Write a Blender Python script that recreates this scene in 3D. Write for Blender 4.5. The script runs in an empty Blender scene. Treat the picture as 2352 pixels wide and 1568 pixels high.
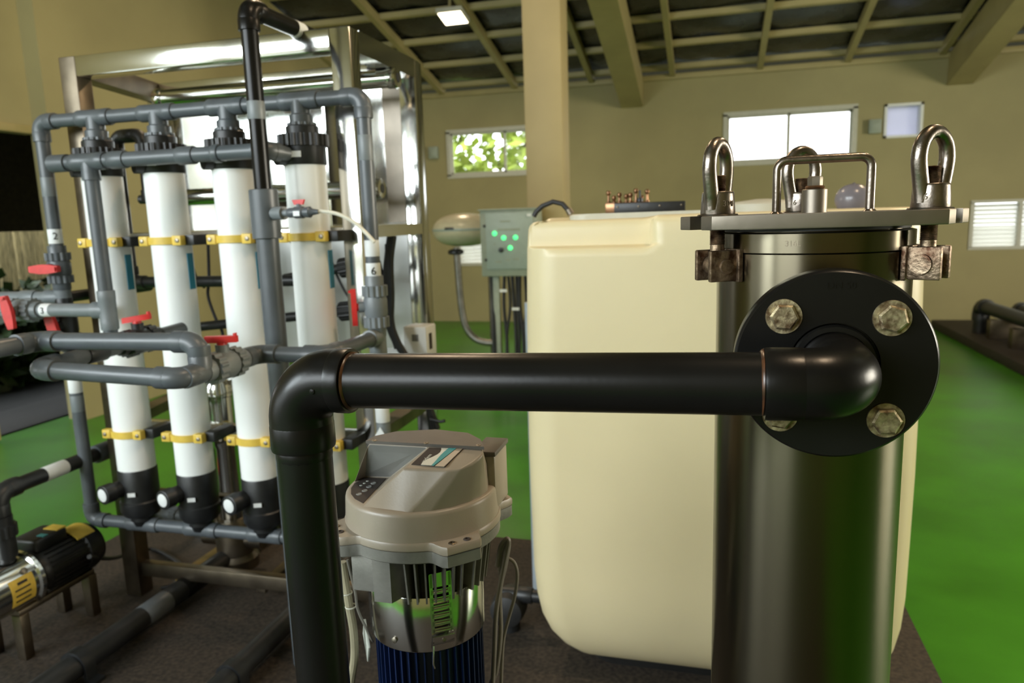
import bpy, bmesh, math, random
from mathutils import Vector, Matrix
random.seed(7)
PI = math.pi
scene = bpy.context.scene
COL = scene.collection

# ---------------------------------------------------------------- camera
FPX, PITCH, ROLL, YAW, CAM_H = 1683.0, 0.16630, -0.0326, 0.26722, 1.5
cy, sy = math.cos(YAW), math.sin(YAW)
FW = Vector((-sy * math.cos(PITCH), cy * math.cos(PITCH), -math.sin(PITCH)))
RT0 = Vector((cy, sy, 0.0))
UP0 = RT0.cross(FW)
RT = RT0 * math.cos(ROLL) + UP0 * math.sin(ROLL)
UP = -RT0 * math.sin(ROLL) + UP0 * math.cos(ROLL)
EYE = Vector((0, 0, CAM_H))
cd = bpy.data.cameras.new('camera')
cam = bpy.data.objects.new('camera', cd)
COL.objects.link(cam)
cam.matrix_world = Matrix(((RT.x, UP.x, -FW.x, EYE.x), (RT.y, UP.y, -FW.y, EYE.y), (RT.z, UP.z, -FW.z, EYE.z), (0, 0, 0, 1)))
cd.sensor_fit = 'HORIZONTAL'
cd.sensor_width = 36.0
cd.lens = 36.0 * FPX / 2352.0
cd.clip_start = 0.02
cd.dof.use_dof = True
cd.dof.focus_distance = 0.90
cd.dof.aperture_fstop = 6.3
scene.camera = cam

# ---------------------------------------------------------------- world, lamps, exposure
vs = scene.view_settings
vs.view_transform = 'Standard'
vs.look = 'None'
vs.gamma = 1.0
vs.use_curve_mapping = False
vs.exposure = -0.60
wd = bpy.data.worlds.new('overcast_sky')
scene.world = wd
wd.use_nodes = True
wn = wd.node_tree.nodes
bgn = wn['Background']
bgn.inputs['Color'].default_value = (0.93, 0.97, 1.0, 1)
bgn.inputs['Strength'].default_value = 6.0


def lamp_area(name, loc, target, sx, sy_, power, color):
    l = bpy.data.lights.new(name, 'AREA')
    l.shape = 'RECTANGLE'
    l.size, l.size_y = sx, sy_
    l.energy = power
    l.color = color
    o = bpy.data.objects.new(name, l)
    COL.objects.link(o)
    o.location = loc
    o.rotation_euler = (Vector(target) - Vector(loc)).to_track_quat('-Z', 'Y').to_euler()
    return o


# daylight coming through the high windows of the left wall and of the wall behind the camera
lamp_area('daylight_left_window', (-5.10, -2.35, 2.95), (0, -2.35, 2.6), 1.65, 1.75, 470, (0.84, 0.95, 1.0))
lamp_area('daylight_left_low_window', (-5.10, -1.5, 1.16), (0, -1.5, 1.1), 3.3, 0.85, 28, (0.84, 0.95, 1.0))
lamp_area('daylight_rear_window', (-3.2, -3.68, 2.95), (-3.2, 0, 2.6), 3.2, 1.75, 400, (0.88, 0.96, 1.0))
lamp_area('daylight_right_window', (7.62, 3.5, 2.1), (0, 3.5, 1.7), 3.2, 2.0, 760, (1.0, 0.92, 0.74))
lamp_area('daylight_low_window', (-3.2, -3.68, 1.22), (-3.2, 0, 1.2), 2.6, 0.55, 12, (0.88, 0.96, 1.0))


# ---------------------------------------------------------------- helpers
def at(px, py, ax, v):
    """point of the room seen at a photograph pixel, on the plane axis = v"""
    d = FW + RT * ((px - 1176) / FPX) - UP * ((py - 784) / FPX)
    i = 'XYZ'.index(ax)
    return EYE + d * ((v - EYE[i]) / d[i])


class MB:
    def __init__(self):
        self.bm = bmesh.new()

    def box(self, c, s, rot=None, bev=0.0, seg=2):
        m = Matrix.Translation(Vector(c))
        if rot is not None:
            m = m @ rot.to_4x4()
        r = bmesh.ops.create_cube(self.bm, size=1.0, matrix=m @ Matrix.Diagonal((s[0], s[1], s[2], 1)))
        if bev > 0:
            es = list({e for v in r['verts'] for e in v.link_edges})
            bmesh.ops.bevel(self.bm, geom=es, offset=bev, segments=seg, affect='EDGES', profile=0.5)
        return self

    def span(self, a, b, bev=0.0):
        a, b = Vector(a), Vector(b)
        return self.box((a + b) / 2, [abs(q) for q in (b - a)], None, bev)

    def ring(self, c, u, v, r, n, ph=0.0):
        return [self.bm.verts.new(c + u * (r * math.cos(2 * PI * k / n + ph)) + v * (r * math.sin(2 * PI * k / n + ph))) for k in range(n)]

    def skin(self, a, b):
        n = len(a)
        for k in range(n):
            self.bm.faces.new((a[k], a[(k + 1) % n], b[(k + 1) % n], b[k]))

    def lathe(self, o, axis, prof, n=24, cap=True, ph=0.0):
        """prof: (radius, distance along axis) pairs"""
        o = Vector(o)
        w = Vector(axis).normalized()
        u = w.orthogonal().normalized()
        if abs(w.z) > 0.99:
            u = Vector((1, 0, 0))
        v = w.cross(u)
        prev = None
        first = None
        for r, d in prof:
            rg = self.ring(o + w * d, u, v, max(r, 1e-5), n, ph)
            if prev:
                self.skin(prev, rg)
            else:
                first = rg
            prev = rg
        if cap:
            self.bm.faces.new(list(reversed(first)))
            self.bm.faces.new(prev)
        return self

    def cyl(self, p0, p1, r, r1=None, n=24, ph=0.0):
        p0, p1 = Vector(p0), Vector(p1)
        return self.lathe(p0, p1 - p0, [(r, 0), (r if r1 is None else r1, (p1 - p0).length)], n, True, ph)

    def tube(self, pts, r, n=14, cap=True, closed=False):
        pts = [Vector(p) for p in pts]
        m = len(pts)
        rs = r if isinstance(r, (list, tuple)) else [r] * m
        rings = []
        u = None
        for i in range(m):
            if closed:
                t = pts[(i + 1) % m] - pts[i - 1]
            else:
                t = pts[min(i + 1, m - 1)] - pts[max(i - 1, 0)]
            t.normalize()
            if u is None:
                u = t.orthogonal().normalized()
            u = (u - t * u.dot(t)).normalized()
            rings.append(self.ring(pts[i], u, t.cross(u), rs[i], n))
        for i in range(m - 1):
            self.skin(rings[i], rings[i + 1])
        if closed:
            self.skin(rings[-1], rings[0])
        elif cap:
            self.bm.faces.new(list(reversed(rings[0])))
            self.bm.faces.new(rings[-1])
        return self

    def ribbed(self, p0, p1, r, ribs=18, depth=0.08):
        p0, p1 = Vector(p0), Vector(p1)
        w = (p1 - p0).normalized()
        u = Vector((1, 0, 0)) if abs(w.z) > 0.99 else w.orthogonal().normalized()
        v = w.cross(u)
        rr = []
        for p in (p0, p1):
            g = []
            for k in range(ribs * 4):
                q = r * (1.0 if k % 4 in (0, 1) else 1 - depth)
                a = 2 * PI * k / (ribs * 4)
                g.append(self.bm.verts.new(p + u * (q * math.cos(a)) + v * (q * math.sin(a))))
            rr.append(g)
        self.skin(rr[0], rr[1])
        self.bm.faces.new(list(reversed(rr[0])))
        self.bm.faces.new(rr[1])
        return self

    def prism(self, pts, vec):
        vec = Vector(vec)
        a = [self.bm.verts.new(Vector(p)) for p in pts]
        b = [self.bm.verts.new(Vector(p) + vec) for p in pts]
        self.skin(a, b)
        self.bm.faces.new(list(reversed(a)))
        self.bm.faces.new(b)
        return self

    def loft(self, rings, cap=True):
        rr = [[self.bm.verts.new(Vector(p)) for p in g] for g in rings]
        for i in range(len(rr) - 1):
            self.skin(rr[i], rr[i + 1])
        if cap:
            self.bm.faces.new(list(reversed(rr[0])))
            self.bm.faces.new(rr[-1])
        return self

    def sphere(self, c, r, sc=(1, 1, 1), u=20, v=12):
        bmesh.ops.create_uvsphere(self.bm, u_segments=u, v_segments=v, radius=r, matrix=Matrix.Translation(Vector(c)) @ Matrix.Diagonal((sc[0], sc[1], sc[2], 1)))
        return self

    def face(self, pts):
        self.bm.faces.new([self.bm.verts.new(Vector(p)) for p in pts])
        return self


def obj(name, mb, m, parent=None, smooth=35.0, kind=None):
    bm = mb.bm
    bmesh.ops.recalc_face_normals(bm, faces=bm.faces[:])
    if smooth:
        th = math.radians(smooth)
        for f in bm.faces:
            f.smooth = True
        for e in bm.edges:
            if len(e.link_faces) == 2 and e.calc_face_angle(0) > th:
                e.smooth = False
    me = bpy.data.meshes.new(name)
    bm.to_mesh(me)
    bm.free()
    me.materials.append(m)
    o = bpy.data.objects.new(name, me)
    COL.objects.link(o)
    if parent is not None:
        o.parent = parent
        o.matrix_parent_inverse = parent.matrix_basis.inverted()
    if kind:
        o['kind'] = kind
    return o


def thing(name, label, cat, loc=(0, 0, 0), group=None):
    o = bpy.data.objects.new(name, None)
    o.empty_display_size = 0.05
    COL.objects.link(o)
    o.location = Vector(loc)
    o['label'] = label
    o['category'] = cat
    if group:
        o['group'] = group
    return o


def tag(o, label, cat, group=None):
    o['label'] = label
    o['category'] = cat
    if group:
        o['group'] = group
    return o


def copy_child(o, root, delta):
    c = o.copy()
    c.parent = root
    c.matrix_parent_inverse = Matrix.Identity(4)
    COL.objects.link(c)
    return c


def text_mesh(name, s, size, M_, m, parent, depth=0.0006):
    cu = bpy.data.curves.new(name, 'FONT')
    cu.body = s
    cu.size = size
    cu.extrude = depth
    cu.resolution_u = 3
    cu.align_x = 'CENTER'
    cu.align_y = 'CENTER'
    tmp = bpy.data.objects.new(name, cu)
    COL.objects.link(tmp)
    dg = bpy.context.evaluated_depsgraph_get()
    me = bpy.data.meshes.new_from_object(tmp.evaluated_get(dg))
    bpy.data.objects.remove(tmp)
    me.name = name
    me.transform(M_)
    me.materials.clear()
    me.materials.append(m)
    o = bpy.data.objects.new(name, me)
    COL.objects.link(o)
    if parent is not None:
        o.parent = parent
        r = parent
        w = Matrix.Identity(4)
        chain = []
        while r is not None:
            chain.append(r)
            r = r.parent
        for r in reversed(chain):
            w = w @ r.matrix_parent_inverse @ r.matrix_basis
        o.matrix_parent_inverse = w.inverted()
    return o


def frame_m(o, x, y):
    """matrix with local X and Y along given directions"""
    x = Vector(x).normalized()
    z = x.cross(Vector(y)).normalized()
    y = z.cross(x)
    return Matrix(((x.x, y.x, z.x, o[0]), (x.y, y.y, z.y, o[1]), (x.z, y.z, z.z, o[2]), (0, 0, 0, 1)))


# ---------------------------------------------------------------- materials
MATS = {}


def mat(name, col, rough=0.5, metal=0.0, var=0.0, vscale=20.0, bump=0.0, bscale=60.0, stretch=None, spec=0.5, rvar=0.0, coat=0.0, col2=None, sss=0.0):
    m = bpy.data.materials.new(name)
    m.use_nodes = True
    nt = m.node_tree
    N, L = nt.nodes, nt.links
    p = N['Principled BSDF']
    p.inputs['Base Color'].default_value = (*col, 1)
    p.inputs['Roughness'].default_value = rough
    p.inputs['Metallic'].default_value = metal
    p.inputs['Specular IOR Level'].default_value = spec
    if coat:
        p.inputs['Coat Weight'].default_value = coat
        p.inputs['Coat Roughness'].default_value = 0.08
    if sss:
        p.inputs['Subsurface Weight'].default_value = sss
        p.inputs['Subsurface Radius'].default_value = (0.08, 0.06, 0.03)
        p.inputs['Subsurface Scale'].default_value = 1.0
    tc = N.new('ShaderNodeTexCoord')
    src = tc.outputs['Object']
    if stretch:
        mp = N.new('ShaderNodeMapping')
        mp.inputs['Scale'].default_value = stretch
        L.new(src, mp.inputs['Vector'])
        src = mp.outputs['Vector']
    if var or rvar:
        nz = N.new('ShaderNodeTexNoise')
        nz.inputs['Scale'].default_value = vscale
        nz.inputs['Detail'].default_value = 5
        L.new(src, nz.inputs['Vector'])
    if var:
        mx = N.new('ShaderNodeMix')
        mx.data_type = 'RGBA'
        c2 = col2 if col2 else tuple(c * (1 - var) for c in col)
        mx.inputs[6].default_value = (*c2, 1)
        mx.inputs[7].default_value = (*(min(1, c * (1 + var * 0.6)) for c in col), 1)
        rp = N.new('ShaderNodeMapRange')
        rp.inputs[1].default_value = 0.35
        rp.inputs[2].default_value = 0.65
        L.new(nz.outputs['Fac'], rp.inputs[0])
        L.new(rp.outputs[0], mx.inputs[0])
        L.new(mx.outputs[2], p.inputs['Base Color'])
    if rvar:
        rr = N.new('ShaderNodeMapRange')
        rr.inputs[3].default_value = max(0.02, rough - rvar)
        rr.inputs[4].default_value = min(1, rough + rvar)
        L.new(nz.outputs['Fac'], rr.inputs[0])
        L.new(rr.outputs[0], p.inputs['Roughness'])
    if bump:
        nb = N.new('ShaderNodeTexNoise')
        nb.inputs['Scale'].default_value = bscale
        nb.inputs['Detail'].default_value = 4
        L.new(src, nb.inputs['Vector'])
        b = N.new('ShaderNodeBump')
        b.inputs['Strength'].default_value = bump
        b.inputs['Distance'].default_value = 0.004
        L.new(nb.outputs['Fac'], b.inputs['Height'])
        L.new(b.outputs['Normal'], p.inputs['Normal'])
    MATS[name] = m
    return m


def aniso(m, amt=0.8):
    nt = m.node_tree
    p = nt.nodes['Principled BSDF']
    t = nt.nodes.new('ShaderNodeTangent')
    t.direction_type = 'RADIAL'
    t.axis = 'Z'
    nt.links.new(t.outputs[0], p.inputs['Tangent'])
    p.inputs['Anisotropic'].default_value = amt
    p.inputs['Anisotropic Rotation'].default_value = 0.25


def emit(name, col, strength):
    m = bpy.data.materials.new(name)
    m.use_nodes = True
    p = m.node_tree.nodes['Principled BSDF']
    p.inputs['Base Color'].default_value = (*col, 1)
    p.inputs['Emission Color'].default_value = (*col, 1)
    p.inputs['Emission Strength'].default_value = strength
    return m


wall_paint = mat('cream_wall_paint', (0.325, 0.285, 0.135), 0.75, var=0.08, vscale=1.5, bump=0.08, bscale=90)
beam_paint = mat('cream_beam_paint', (0.36, 0.30, 0.13), 0.55, var=0.08, vscale=3)
column_paint = mat('cream_column_paint', (0.40, 0.32, 0.155), 0.6, var=0.06, vscale=2)
green_floor = mat('green_epoxy', (0.050, 0.225, 0.012), 0.32, var=0.25, vscale=1.6, rvar=0.06, bump=0.04, bscale=25, spec=0.28)
concrete = mat('speckled_concrete', (0.036, 0.027, 0.019), 0.7, var=0.6, vscale=70, bump=0.25, bscale=160)
foil = mat('foil_insulation', (0.05, 0.058, 0.06), 0.27, metal=0.85, var=0.35, vscale=4, bump=0.5, bscale=9, rvar=0.1)
white_frame = mat('white_window_frame', (0.50, 0.49, 0.40), 0.5, var=0.05)
louvre_white = mat('white_louvre', (0.75, 0.76, 0.72), 0.5, var=0.05)
steel = mat('brushed_steel', (0.15, 0.13, 0.09), 0.28, 1.0)
aniso(steel, 0.85)
steel_plate = mat('machined_steel', (0.28, 0.245, 0.20), 0.46, 1.0, var=0.15, vscale=12, bump=0.04, bscale=60)
steel_cast = mat('polished_cast_steel', (0.25, 0.215, 0.185), 0.30, 1.0, var=0.25, vscale=40, bump=0.10, bscale=170, rvar=0.08)
sheet_steel = mat('matt_stainless_sheet', (0.55, 0.56, 0.55), 0.36, 1.0, var=0.1, vscale=2.5, bump=0.05, bscale=6)
mirror = mat('polished_stainless', (0.66, 0.66, 0.63), 0.14, 1.0, var=0.10, vscale=2.5, rvar=0.06, bump=0.06, bscale=5)
dull_steel = mat('dull_stainless', (0.20, 0.165, 0.12), 0.42, 1.0, var=0.3, vscale=9, bump=0.1, bscale=40)
rusty = mat('stained_steel', (0.24, 0.18, 0.12), 0.45, 0.9, var=0.75, vscale=60, bump=0.3, bscale=180, col2=(0.06, 0.028, 0.015))
bolt_steel = mat('spotted_bolt_steel', (0.42, 0.36, 0.22), 0.5, 0.85, var=0.3, vscale=110, bump=0.2, bscale=200, col2=(0.13, 0.085, 0.045))
pvc_dark = mat('dark_pvc', (0.006, 0.0056, 0.005), 0.30, spec=0.24, var=0.2, vscale=9, bump=0.02, bscale=200, rvar=0.06)
pvc = mat('grey_pvc', (0.085, 0.097, 0.108), 0.38, var=0.12, vscale=14, rvar=0.05)
pvc_black = mat('black_pvc', (0.016, 0.017, 0.018), 0.42, var=0.3, vscale=14)
pvc_light = mat('light_grey_pvc', (0.17, 0.19, 0.20), 0.42, var=0.1, vscale=14)
black = mat('black_plastic', (0.012, 0.013, 0.014), 0.42, var=0.3, vscale=30, bump=0.05)
rubber = mat('black_rubber', (0.016, 0.016, 0.016), 0.55, var=0.2)
white_tube = mat('white_pvc', (0.86, 0.88, 0.87), 0.32, var=0.03, vscale=5)
yellow = mat('yellow_plastic', (0.72, 0.50, 0.075), 0.45, var=0.1, vscale=30)
red = mat('red_plastic', (0.62, 0.030, 0.026), 0.42, var=0.12, vscale=40)
sticker = mat('white_sticker', (0.75, 0.77, 0.77), 0.5, var=0.04)
ink = mat('black_ink', (0.02, 0.02, 0.02), 0.6, var=0.1)
tank_mat = mat('cream_polyethylene', (0.68, 0.585, 0.36), 0.40, var=0.03, vscale=3, bump=0.02, bscale=15, sss=0.1)
tank_top_mat = mat('pale_pink_polyethylene', (0.78, 0.62, 0.46), 0.4, var=0.05)
drive_white = mat('warm_grey_casting', (0.26, 0.222, 0.17), 0.38, var=0.05, vscale=20, bump=0.04, bscale=300)
drive_grey = mat('cool_grey_panel', (0.19, 0.195, 0.187), 0.5, var=0.05)
drive_dark = mat('dark_grey_lid', (0.075, 0.065, 0.055), 0.5, var=0.1, vscale=40)
casting = mat('grey_aluminium_casting', (0.19, 0.185, 0.165), 0.5, 0.3, var=0.15, vscale=30, bump=0.1, bscale=200)
blue = mat('blue_motor_paint', (0.003, 0.013, 0.06), 0.4, var=0.2, vscale=20)
teal = mat('teal_print', (0.05, 0.25, 0.26), 0.6, var=0.05)
pale_print = mat('pale_print', (0.45, 0.47, 0.42), 0.4, var=0.05)
dark_print = mat('dark_print', (0.045, 0.037, 0.033), 0.65, var=0.05, spec=0.25)
panel_grey = mat('grey_green_cabinet', (0.30, 0.34, 0.27), 0.5, var=0.06)
panel_face = mat('pale_panel_face', (0.33, 0.40, 0.36), 0.45, var=0.05)
green_led = emit('green_indicator', (0.10, 0.95, 0.32), 1.6)
lamp_face = emit('lamp_diffuser', (1.0, 0.86, 0.62), 9.0)
grey_pipe = mat('galvanised_pipe', (0.22, 0.21, 0.18), 0.4, 0.7, var=0.2)
frp = mat('cream_fibreglass', (0.56, 0.52, 0.36), 0.28, var=0.06)
wire_grey = mat('grey_cable', (0.13, 0.12, 0.10), 0.5, var=0.15)
cream_cable = mat('cream_cable', (0.30, 0.27, 0.18), 0.5, var=0.15)
hose_white = mat('clear_hose', (0.66, 0.63, 0.52), 0.35, var=0.05)
brass = mat('brass_fitting', (0.26, 0.14, 0.075), 0.3, 0.9, var=0.2)
motor_black = mat('black_motor', (0.010, 0.010, 0.010), 0.42, var=0.3)
wood = mat('yellow_painted_steel', (0.30, 0.20, 0.06), 0.6, var=0.3, vscale=12)
leaf_mat = mat('leaf_green', (0.022, 0.05, 0.008), 0.5, var=0.5, vscale=6)
leaf_sun = mat('sunlit_leaf_green', (0.42, 0.55, 0.08), 0.5, var=0.4, vscale=3)
reed_mat = mat('dry_reed', (0.55, 0.47, 0.24), 0.7, var=0.4, vscale=8, stretch=(8, 8, 1))
dark_earth = mat('dark_paving', (0.012, 0.014, 0.013), 0.6, var=0.3)
dark_wood = mat('dark_timber', (0.035, 0.028, 0.016), 0.7, var=0.3)
ground_mat = mat('outside_ground', (0.16, 0.17, 0.12), 0.9, var=0.3, vscale=2)
blue_print = mat('blue_sticker', (0.02, 0.20, 0.30), 0.45, var=0.05)
grey_ball = mat('grey_ball', (0.16, 0.15, 0.17), 0.25, var=0.1)
pale_blue = mat('pale_blue_pipe', (0.45, 0.52, 0.58), 0.4, var=0.05)
glass = bpy.data.materials.new('window_glass')
glass.use_nodes = True
_g = glass.node_tree
_gb = _g.nodes['Principled BSDF']
_tr = _g.nodes.new('ShaderNodeBsdfTransparent')
_gl = _g.nodes.new('ShaderNodeBsdfGlossy')
_gl.inputs['Roughness'].default_value = 0.02
_mx = _g.nodes.new('ShaderNodeMixShader')
_mx.inputs[0].default_value = 0.06
_g.links.new(_tr.outputs[0], _mx.inputs[1])
_g.links.new(_gl.outputs[0], _mx.inputs[2])
_g.links.new(_mx.outputs[0], _g.nodes['Material Output'].inputs[0])
frosted = bpy.data.materials.new('frosted_glass')
frosted.use_nodes = True
_f = frosted.node_tree
_d1 = _f.nodes.new('ShaderNodeBsdfDiffuse')
_d1.inputs[0].default_value = (0.6, 0.62, 0.7, 1)
_d2 = _f.nodes.new('ShaderNodeBsdfTranslucent')
_d2.inputs[0].default_value = (0.72, 0.72, 0.82, 1)
_mf = _f.nodes.new('ShaderNodeMixShader')
_mf.inputs[0].default_value = 0.6
_f.links.new(_d1.outputs[0], _mf.inputs[1])
_f.links.new(_d2.outputs[0], _mf.inputs[2])
_f.links.new(_mf.outputs[0], _f.nodes['Material Output'].inputs[0])

slat_glass = frosted.copy()
slat_glass.name = 'white_translucent_slat'
for n_ in slat_glass.node_tree.nodes:
    if n_.type == 'BSDF_DIFFUSE':
        n_.inputs[0].default_value = (0.85, 0.85, 0.82, 1)
    if n_.type == 'BSDF_TRANSLUCENT':
        n_.inputs[0].default_value = (0.9, 0.9, 0.86, 1)

# ---------------------------------------------------------------- room shell
YB, XL, XLN, XR, YFRONT = 10.35, -4.87, -5.02, 7.5, -3.6
SL = math.tan(math.radians(12.96))
ZT = 3.257


def roof_z(y):
    return ZT + SL * (YB - y)


def st(o, name=None):
    o['kind'] = 'structure'
    return o


def wall_y(name, y0, y1, x0, x1, z0, z1, holes):
    """wall in the XZ plane between y0 and y1 with rectangular holes"""
    xs = sorted({x0, x1, *[h[0] for h in holes], *[h[1] for h in holes]})
    zs = sorted({z0, z1, *[h[2] for h in holes], *[h[3] for h in holes]})
    mb = MB()
    for i in range(len(xs) - 1):
        for k in range(len(zs) - 1):
            cx, cz = (xs[i] + xs[i + 1]) / 2, (zs[k] + zs[k + 1]) / 2
            if any(h[0] < cx < h[1] and h[2] < cz < h[3] for h in holes):
                continue
            mb.span((xs[i], y0, zs[k]), (xs[i + 1], y1, zs[k + 1]))
    return st(obj(name, mb, wall_paint, smooth=None))


W1 = (-3.69, -2.03, 2.13, 2.755)
W2 = (0.17, 1.73, 2.115, 2.745)
W3 = (2.065, 2.50, 2.335, 2.745)
LV1 = (-3.60, -2.03, 0.86, 1.49)
LV2 = (3.12, 4.15, 0.96, 1.505)
wall_y('wall_back', YB, YB + 0.18, -5.2, XR + 0.2, 0, ZT + 0.02, [W1, W2, W3, LV1, LV2])
FH = (-4.85, -1.55, 2.05, 3.85)
FL = (-4.5, -1.9, 0.94, 1.5)
wall_y('wall_front', YFRONT - 0.18, YFRONT, -5.2, XR + 0.2, 0, roof_z(YFRONT) + 0.1, [FH, FL])
mb = MB()
mb.span((XR, YFRONT, 0), (XR + 0.18, 1.8, roof_z(YFRONT))).span((XR, 5.2, 0), (XR + 0.18, YB, roof_z(YFRONT)))
mb.span((XR, 1.8, 0), (XR + 0.18, 5.2, 1.05)).span((XR, 1.8, 3.15), (XR + 0.18, 5.2, roof_z(YFRONT)))
st(obj('wall_right', mb, wall_paint, smooth=None))
e = bpy.data.objects.new('window_9', None)
COL.objects.link(e)
e.location = (XR, 3.5, 1.05)
e['kind'] = 'structure'
mb = MB()
for k in range(5):
    y = 1.8 + 3.4 * k / 4
    mb.span((XR, y - .025, 1.05), (XR + .06, y + .025, 3.15))
mb.span((XR, 1.8, 1.05), (XR + .06, 5.2, 1.10)).span((XR, 1.8, 3.10), (XR + .06, 5.2, 3.15))
obj('window_frame', mb, white_frame, e, smooth=None)
mb = MB()
mb.prism([(XL, 4.66, 0), (XL, YB, 0), (XL, YB, ZT), (XL, 4.66, roof_z(4.66) + 0.05)], (-0.18, 0, 0))
wl = st(obj('wall_left', mb, wall_paint, smooth=None))
mb = MB()
mb.prism([(XLN, YFRONT, 3.85), (XLN, 4.66, 3.85), (XLN, 4.66, roof_z(4.66) + 0.05), (XLN, YFRONT, roof_z(YFRONT) + 0.05)], (-0.12, 0, 0))
mb.span((XLN - 0.12, YFRONT, 0), (XLN, 2.6, .70)).span((XLN - 0.12, YFRONT, 1.62), (XLN, 2.6, 2.05)).span((XLN - 0.12, YFRONT, .7), (XLN, -3.2, 1.62)).span((XLN - 0.12, .2, .7), (XLN, 2.6, 1.62)).span((XLN - 0.12, YFRONT, 2.05), (XLN, -3.2, 3.85)).span((XLN - 0.12, -1.5, 2.05), (XLN, 2.6, 3.85))
mb.span((XLN - 0.12, 2.6, 2.30), (XLN, 4.66, 3.85))
obj('wall_panel', mb, wall_paint, wl, smooth=None)
mb = MB()
mb.span((-5.1, 2.6, 2.25), (-4.98, 4.66, 2.31), 0.004)
mb.span((-5.12, 3.97, 0.02), (-5.0, 4.02, 2.26), 0.004)
obj('lintel', mb, beam_paint, wl)

st(obj('floor', MB().span((-5.2, YFRONT - 0.2, -0.1), (XR + 0.2, YB + 0.2, 0.0)), green_floor, smooth=None))
# equipment plinths
pl = MB()
pl.prism([(-2.66, -1.2, 0), (.68, -1.2, 0), (.68, 3.2, 0), (-.60, 3.2, 0), (-.60, 2.95, 0), (-2.66, 2.95, 0)], (0, 0, .10))
p1 = st(obj('plinth', pl, concrete))
pl = MB()
pl.span((2.64, 4.0, 0), (5.2, 10.0, 0.10), 0.006)
st(obj('plinth', pl, concrete))

# roof: foil sheets between rafters and purlins, on a dark deck
RAFT = [-4.82, -3.737, -2.658, -1.586, -0.515, 0.578, 1.608, 2.66, 3.75, 4.8, 5.9, 7.0]
PURL = [10.22 - 0.655 * k for k in range(22)]
mb = MB()
mb.prism([(-5.3, YFRONT - 0.4, roof_z(YFRONT - 0.4) + 0.22), (XR + 0.4, YFRONT - 0.4, roof_z(YFRONT - 0.4) + 0.22), (XR + 0.4, YB + 0.6, roof_z(YB + 0.6) + 0.22), (-5.3, YB + 0.6, roof_z(YB + 0.6) + 0.22)], (0, 0, 0.05))
ceil = st(obj('ceiling', mb, dark_wood, smooth=None))
sheet_meshes = []
for i in range(5):
    mb = MB()
    nx, ny = 7, 5
    g = [[None] * ny for _ in range(nx)]
    for a in range(nx):
        for b in range(ny):
            x = 1.07 * (a / (nx - 1) - .5)
            y = 0.64 * (b / (ny - 1) - .5)
            sag = -0.035 * math.sin(PI * a / (nx - 1)) * math.sin(PI * b / (ny - 1)) + random.uniform(-.012, .012)
            g[a][b] = mb.bm.verts.new((x, y, sag - SL * y))
    for a in range(nx - 1):
        for b in range(ny - 1):
            mb.bm.faces.new((g[a][b], g[a + 1][b], g[a + 1][b + 1], g[a][b + 1]))
    o = obj('foil_sheet', mb, foil, ceil, smooth=60)
    sheet_meshes.append(o)
used = 0
for i in range(len(RAFT) - 1):
    for k in range(len(PURL) - 1):
        xc, yc = (RAFT[i] + RAFT[i + 1]) / 2, (PURL[k] + PURL[k + 1]) / 2
        if used < 5:
            o = sheet_meshes[used]
        else:
            o = sheet_meshes[(i * 3 + k * 2) % 5].copy()
            COL.objects.link(o)
            o.parent = ceil
        used += 1
        o.location = (xc, yc, roof_z(yc) + 0.14)
        o.scale = ((RAFT[i + 1] - RAFT[i]) / 1.07, 0.655 / 0.64, 1)


def sloped(mb, x0, x1, ya, yb, d0, d1):
    """bar following the roof slope: from d0 to d1 above the roof line"""
    mb.prism([(x0, ya, roof_z(ya) + d0), (x1, ya, roof_z(ya) + d0), (x1, ya, roof_z(ya) + d1), (x0, ya, roof_z(ya) + d1)], (0, yb - ya, roof_z(yb) - roof_z(ya)))


for x in RAFT:
    mb = MB()
    sloped(mb, x - 0.035, x + 0.035, YB, YFRONT, 0.0, 0.10)
    obj('rafter', mb, beam_paint, ceil, smooth=None)
for y in PURL:
    mb = MB()
    mb.prism([(-4.95, y - .025, roof_z(y - .025) + .06), (-4.95, y + .025, roof_z(y + .025) + .06), (-4.95, y + .025, roof_z(y + .025) + .12), (-4.95, y - .025, roof_z(y - .025) + .12)], (12.4, 0, 0))
    obj('purlin', mb, beam_paint, ceil, smooth=None)
for (x0, x1, d0, d1) in ((-1.19, -0.90, -0.34, 0.02), (2.74, 3.02, -0.34, 0.02)):
    mb = MB()
    sloped(mb, x0, x1, YB, YFRONT, d0, d1)
    obj('tie_beam', mb, beam_paint, ceil, smooth=None)
st(obj('trim_1', MB().span((-4.87, YB - 0.05, ZT - 0.02), (XR, YB, ZT + 0.05), 0.004), beam_paint))
st(obj('column', MB().span((-1.475, 6.0, 0), (-1.165, 6.3, roof_z(6.1)), 0.008), column_paint))


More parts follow.
